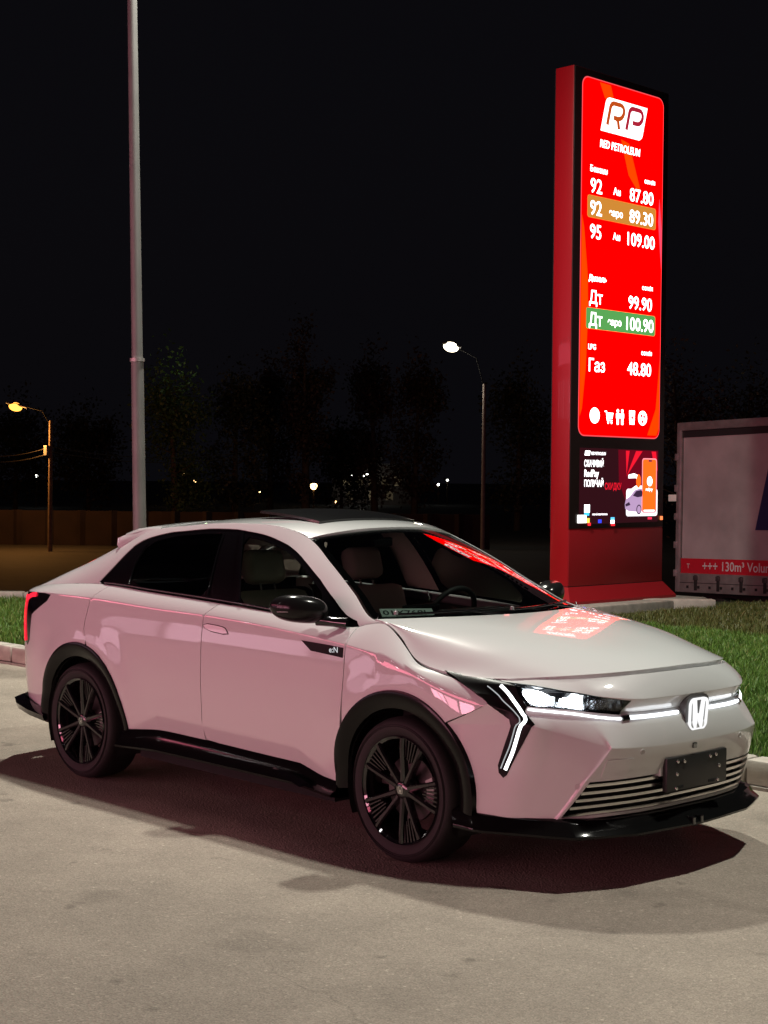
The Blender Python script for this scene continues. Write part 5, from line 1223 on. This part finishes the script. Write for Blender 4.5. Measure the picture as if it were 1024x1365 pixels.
street_lamp(644, 69, 599, 7.62, 6.0, 'tall street lamp with a bright white head behind the car', CONP, E_COOL, .27, (1, .9, .75), 220)
# wires and fittings on the left pole
up_ = empty('overhead_wires'); tag(up_, 'thin overhead wires strung from the wooden pole at far left', 'wire')
for z0, pxe, dz in ((2.95, 330, -.05), (2.75, 330, -.15), (2.95, -60, .1), (2.7, -60, -.1)):
    a = Vector((*bear(67, 63), z0)); e_ = Vector((*bear(pxe, 75), z0+.1)); pts = [a.lerp(e_, t) - Vector((0, 0, 1.1*4*t*(1-t)*.35)) for t in np.linspace(0, 1, 12)]
    MB().tube(pts, .018, 5).build('wire', mat('wire_black', (.05, .045, .04), rough=.6), up_)
MB().box((*[c-.12 for c in bear(63, 63)], 2.6), (*[c+.12 for c in bear(63, 63)], 3.0), .02).build('junction_box', STEEL, up_)
# small lights far away, each a lamp on its own mast
def far_lamp(px, py, dist, br, m_bulb, label):
    z = CAMP.z + (638.5 - py + (px-512)*.0101)*dist/2096.47; x, y = bear(px, dist); o = empty('far_lamp'); tag(o, label, 'lamp', 'distant lamps'); 
    MB().tube([(x, y, GZ-.2), (x, y, z)], .07, 8).build('mast', WOOD, o, smooth=50)
    MB().bmesh_op(lambda q: bmesh.ops.create_uvsphere(q, u_segments=12, v_segments=8, radius=br), Matrix.Translation((x, y, z))).build('bulb', m_bulb, o, smooth=60)
    mb = MB().box((x-br*1.2, y-br*1.2, z+br*.75), (x+br*1.2, y+br*1.2, z+br*1.1), .02); mb.build('lamp_cap', STEEL, o)
for px, py, dist, br, m_, lb in ((48, 635, 150, .19, E_DIM, 'small white lamp low beside the wooden pole at far left'), (243, 629, 160, .24, E_DIMW, 'small warm lamp right of the tall grey lamp post'), (260, 641, 190, .17, E_DIMW, 'tiny warm lamp beside a larger warm one above the car roof'),
        (346, 655, 190, .14, E_DIMW, 'faint warm lamp above the roof of the car'), (408, 635, 170, .20, E_DIMW, 'warm lamp at the upper left of the bright cluster above the sunroof'), (418, 648, 150, .34, E_DIMW, 'largest warm lamp in the cluster above the sunroof'), (467, 634, 180, .27, E_DIM, 'left of two bright white lamps by the far building'), (487, 633, 180, .34, E_DIM, 'right of two bright white lamps by the far building'),
        (447, 669, 140, .12, E_DIMW, 'faint low warm lamp just above the sunroof'), (584, 646, 190, .15, E_DIM, 'small white lamp under the tall street lamp'), (596, 640, 190, .13, E_DIM, 'tiny white lamp under the head of the tall street lamp')):
    far_lamp(px, py, dist, br, m_, lb)
# far building with lit openings
fb = empty('far_building'); tag(fb, 'distant pale building with lit windows behind the sunroof', 'building')
bx, by = bear(495, 184); rot = Matrix.Translation((bx, by, GZ)) @ Matrix.Rotation(CY - math.pi/2, 4, 'Z')
def fbx(name, lo, hi, m, parent=fb):
    mb = MB().box(lo, hi); mb.v = [tuple(rot @ Vector(v)) for v in mb.v]; return mb.build(name, m, parent)
BW = mat('far_wall', (.12, .10, .09), rough=.9, noise=(1, .2, 5))
fbx('wall', (-4.6, 0, 0), (4.6, 8, 4.6), BW); fbx('roof', (-4.9, -.3, 4.6), (4.9, 8.3, 4.85), mat('far_roof', (.10, .09, .09), rough=.9)); fbx('stair_tower', (-1.6, .4, 4.85), (1.2, 4, 6.6), BW)
for i, (x, z, st_) in enumerate(((-3.4, 2.2, .5), (-1.9, 2.2, .12), (-.4, 2.2, .7), (1.1, 2.2, .12), (2.6, 2.2, .35), (-3.0, .4, .15), (-.4, .5, .3), (1.6, .5, .12))):
    w_ = fbx('window', (x, -.06, z), (x+1.0, -.002, z+1.2), mat('window_frame', (.2, .18, .16), rough=.6)); fbx('pane', (x+.08, -.08, z+.08), (x+.92, -.065, z+1.12), emis('pane_%d' % int(st_*100), (1., .78, .45), st_*.3), w_)
# low wall beyond the road at the left
bw_ = empty('boundary_wall'); tag(bw_, 'low dark wall of concrete panels along the far side of the road', 'wall')
WALLM = mat('wall_panel', (.022, .012, .011), rough=.9, noise=(1.2, .25, 6))
for i, px in enumerate(np.arange(-60, 640, 42.)):
    x0, y0 = bear(px, 69.0); x1, y1 = bear(px+41.2, 69.0); d = Vector((x1-x0, y1-y0, 0)); nn = Vector((-d.y, d.x, 0)).normalized()*.10
    hgt = 1.52
    V = [Vector((x0, y0, GZ-.1)), Vector((x1, y1, GZ-.1)), Vector((x1, y1, GZ+hgt)), Vector((x0, y0, GZ+hgt))]; V = V + [v+nn for v in V]
    MB().add(V, [(0, 1, 2, 3), (5, 4, 7, 6), (0, 4, 5, 1), (3, 2, 6, 7), (0, 3, 7, 4), (1, 5, 6, 2)]).build('wall_panel', WALLM, bw_)
    MB().box((x0-.14, y0-.14, GZ-.1), (x0+.14, y0+.14, GZ+hgt+.02)).build('wall_post', WALLM, bw_)
# ------------------------------------------------------------------ trees in the dark
BARK = mat('bark', (.07, .05, .038), rough=.9, noise=(6, .3, 5)); LEAF = mat('leaf_dark', (.030, .032, .014), rough=.6, noise=(.8, .5, 4)); LEAF2 = mat('leaf_brown', (.045, .028, .018), rough=.6, noise=(.8, .5, 4)); LEAF3 = mat('leaf_green', (.045, .08, .02), rough=.55)
def tree(px, dist, h, rw, label, mleaf, n, seed, slim=False):
    r = np.random.default_rng(seed); x, y = bear(px, dist); o = empty('tree'); tag(o, label, 'tree', 'trees along the far road')
    mb = MB(); lean = r.normal(0, .25, 2); tp = (x+lean[0], y+lean[1], GZ+h*.86)
    mb.tube([(x, y, GZ-.2), (x+lean[0]*.4, y+lean[1]*.4, GZ+h*.4), tp], [.26*h/11, .17*h/11, .03], 9)
    cl = []
    nb = 26
    for i in range(nb):
        t = r.uniform(.16, .95); a = r.uniform(0, 2*np.pi); prof = (np.sin(math.pi*min(1, (t*.92+.06)))**.6)*(1 if not slim else .9)
        l = rw*prof*r.uniform(.55, 1.0); b0 = Vector((x+lean[0]*t, y+lean[1]*t, GZ+h*t*.86)); up = l*(1.4 if slim else .5)
        e_ = b0 + Vector((math.cos(a)*l, math.sin(a)*l, up)); mb.tube([b0, b0.lerp(e_, .55)+Vector((0, 0, -.05*l)), e_], [.05*h/11, .03, .012], 5); cl += [b0.lerp(e_, s_) for s_ in (.45, .7, .9, 1.05)]
    cl.append(Vector((x+lean[0], y+lean[1], GZ+h*.93))); cl.append(Vector((x+lean[0], y+lean[1], GZ+h*.99)))
    mb.build('trunk', BARK, o, smooth=50)
    c = np.array([tuple(v) for v in cl]); k = r.integers(0, len(c), n); s_ = rw*.20; P = c[k] + r.normal(0, 1, (n, 3))*[s_, s_, s_*1.2]
    sz = r.uniform(.07, .16, n)*dist/90; d1 = r.normal(0, 1, (n, 3)); d1 /= np.linalg.norm(d1, axis=1, keepdims=True); d2 = np.cross(d1, r.normal(0, 1, (n, 3))); d2 /= np.linalg.norm(d2, axis=1, keepdims=True)
    V = np.stack([P+d1*sz[:, None], P+d2*sz[:, None]*.55, P-d1*sz[:, None], P-d2*sz[:, None]*.55], 1).reshape(-1, 3); i = np.arange(n)*4
    me = bpy.data.meshes.new('crown'); me.vertices.add(len(V)); me.vertices.foreach_set('co', V.ravel()); idx = np.stack([i, i+1, i+2, i+3], 1).ravel(); me.loops.add(len(idx)); me.loops.foreach_set('vertex_index', idx)
    me.polygons.add(n); me.polygons.foreach_set('loop_start', i); me.polygons.foreach_set('loop_total', np.full(n, 4)); me.update(); me.materials.append(mleaf)
    co = bpy.data.objects.new('crown', me); COL.objects.link(co); co.parent = o
    return o
for px, dist, h, rw, lb, ml, n, sl in ((236, 84, 9.6, 2.3, 'tree with a lamp-lit green top right of the tall grey lamp post', LEAF3, 5200, False), (312, 88, 9.3, 2.0, 'dim rounded tree above the rear of the car roof', LEAF, 4600, False), (360, 96, 10.5, 1.6, 'slim dark poplar above the middle of the car roof', LEAF2, 4200, True),
        (408, 92, 12.4, 1.7, 'tallest dark poplar above the sunroof', LEAF2, 5200, True), (455, 105, 6.6, 2.2, 'low dark bushy tree left of the far building', LEAF, 4200, False), (500, 100, 11.4, 1.7, 'dark poplar rising over the far building', LEAF2, 4600, True), (552, 98, 10.8, 1.9, 'dark poplar left of the white street lamp', LEAF2, 4600, True),
        (690, 95, 10.4, 2.4, 'dark rounded tree just left of the price sign', LEAF, 4600, False), (118, 110, 8.2, 2.6, 'dark tree between the wooden pole and the tall lamp post', LEAF, 4600, False), (20, 115, 8.6, 2.8, 'dark tree behind the orange lamp at the left edge', LEAF, 4200, False), (910, 70, 9.2, 2.6, 'dark tree behind the top of the trailer', LEAF2, 4200, False), (990, 74, 8.8, 2.6, 'dark tree over the trailer at the right edge', LEAF, 4200, False)):
    tree(px, dist, h, rw, lb, ml, n, int(px)+3, sl)
_l = bpy.data.lights.new('tree_light', 'POINT'); _l.energy = 10; _l.color = (.75, 1., .55); _l.shadow_soft_size = .1; _lo = bpy.data.objects.new('tree_light', _l); COL.objects.link(_lo); _lo.location = (*bear(238, 82.6), 8.0)
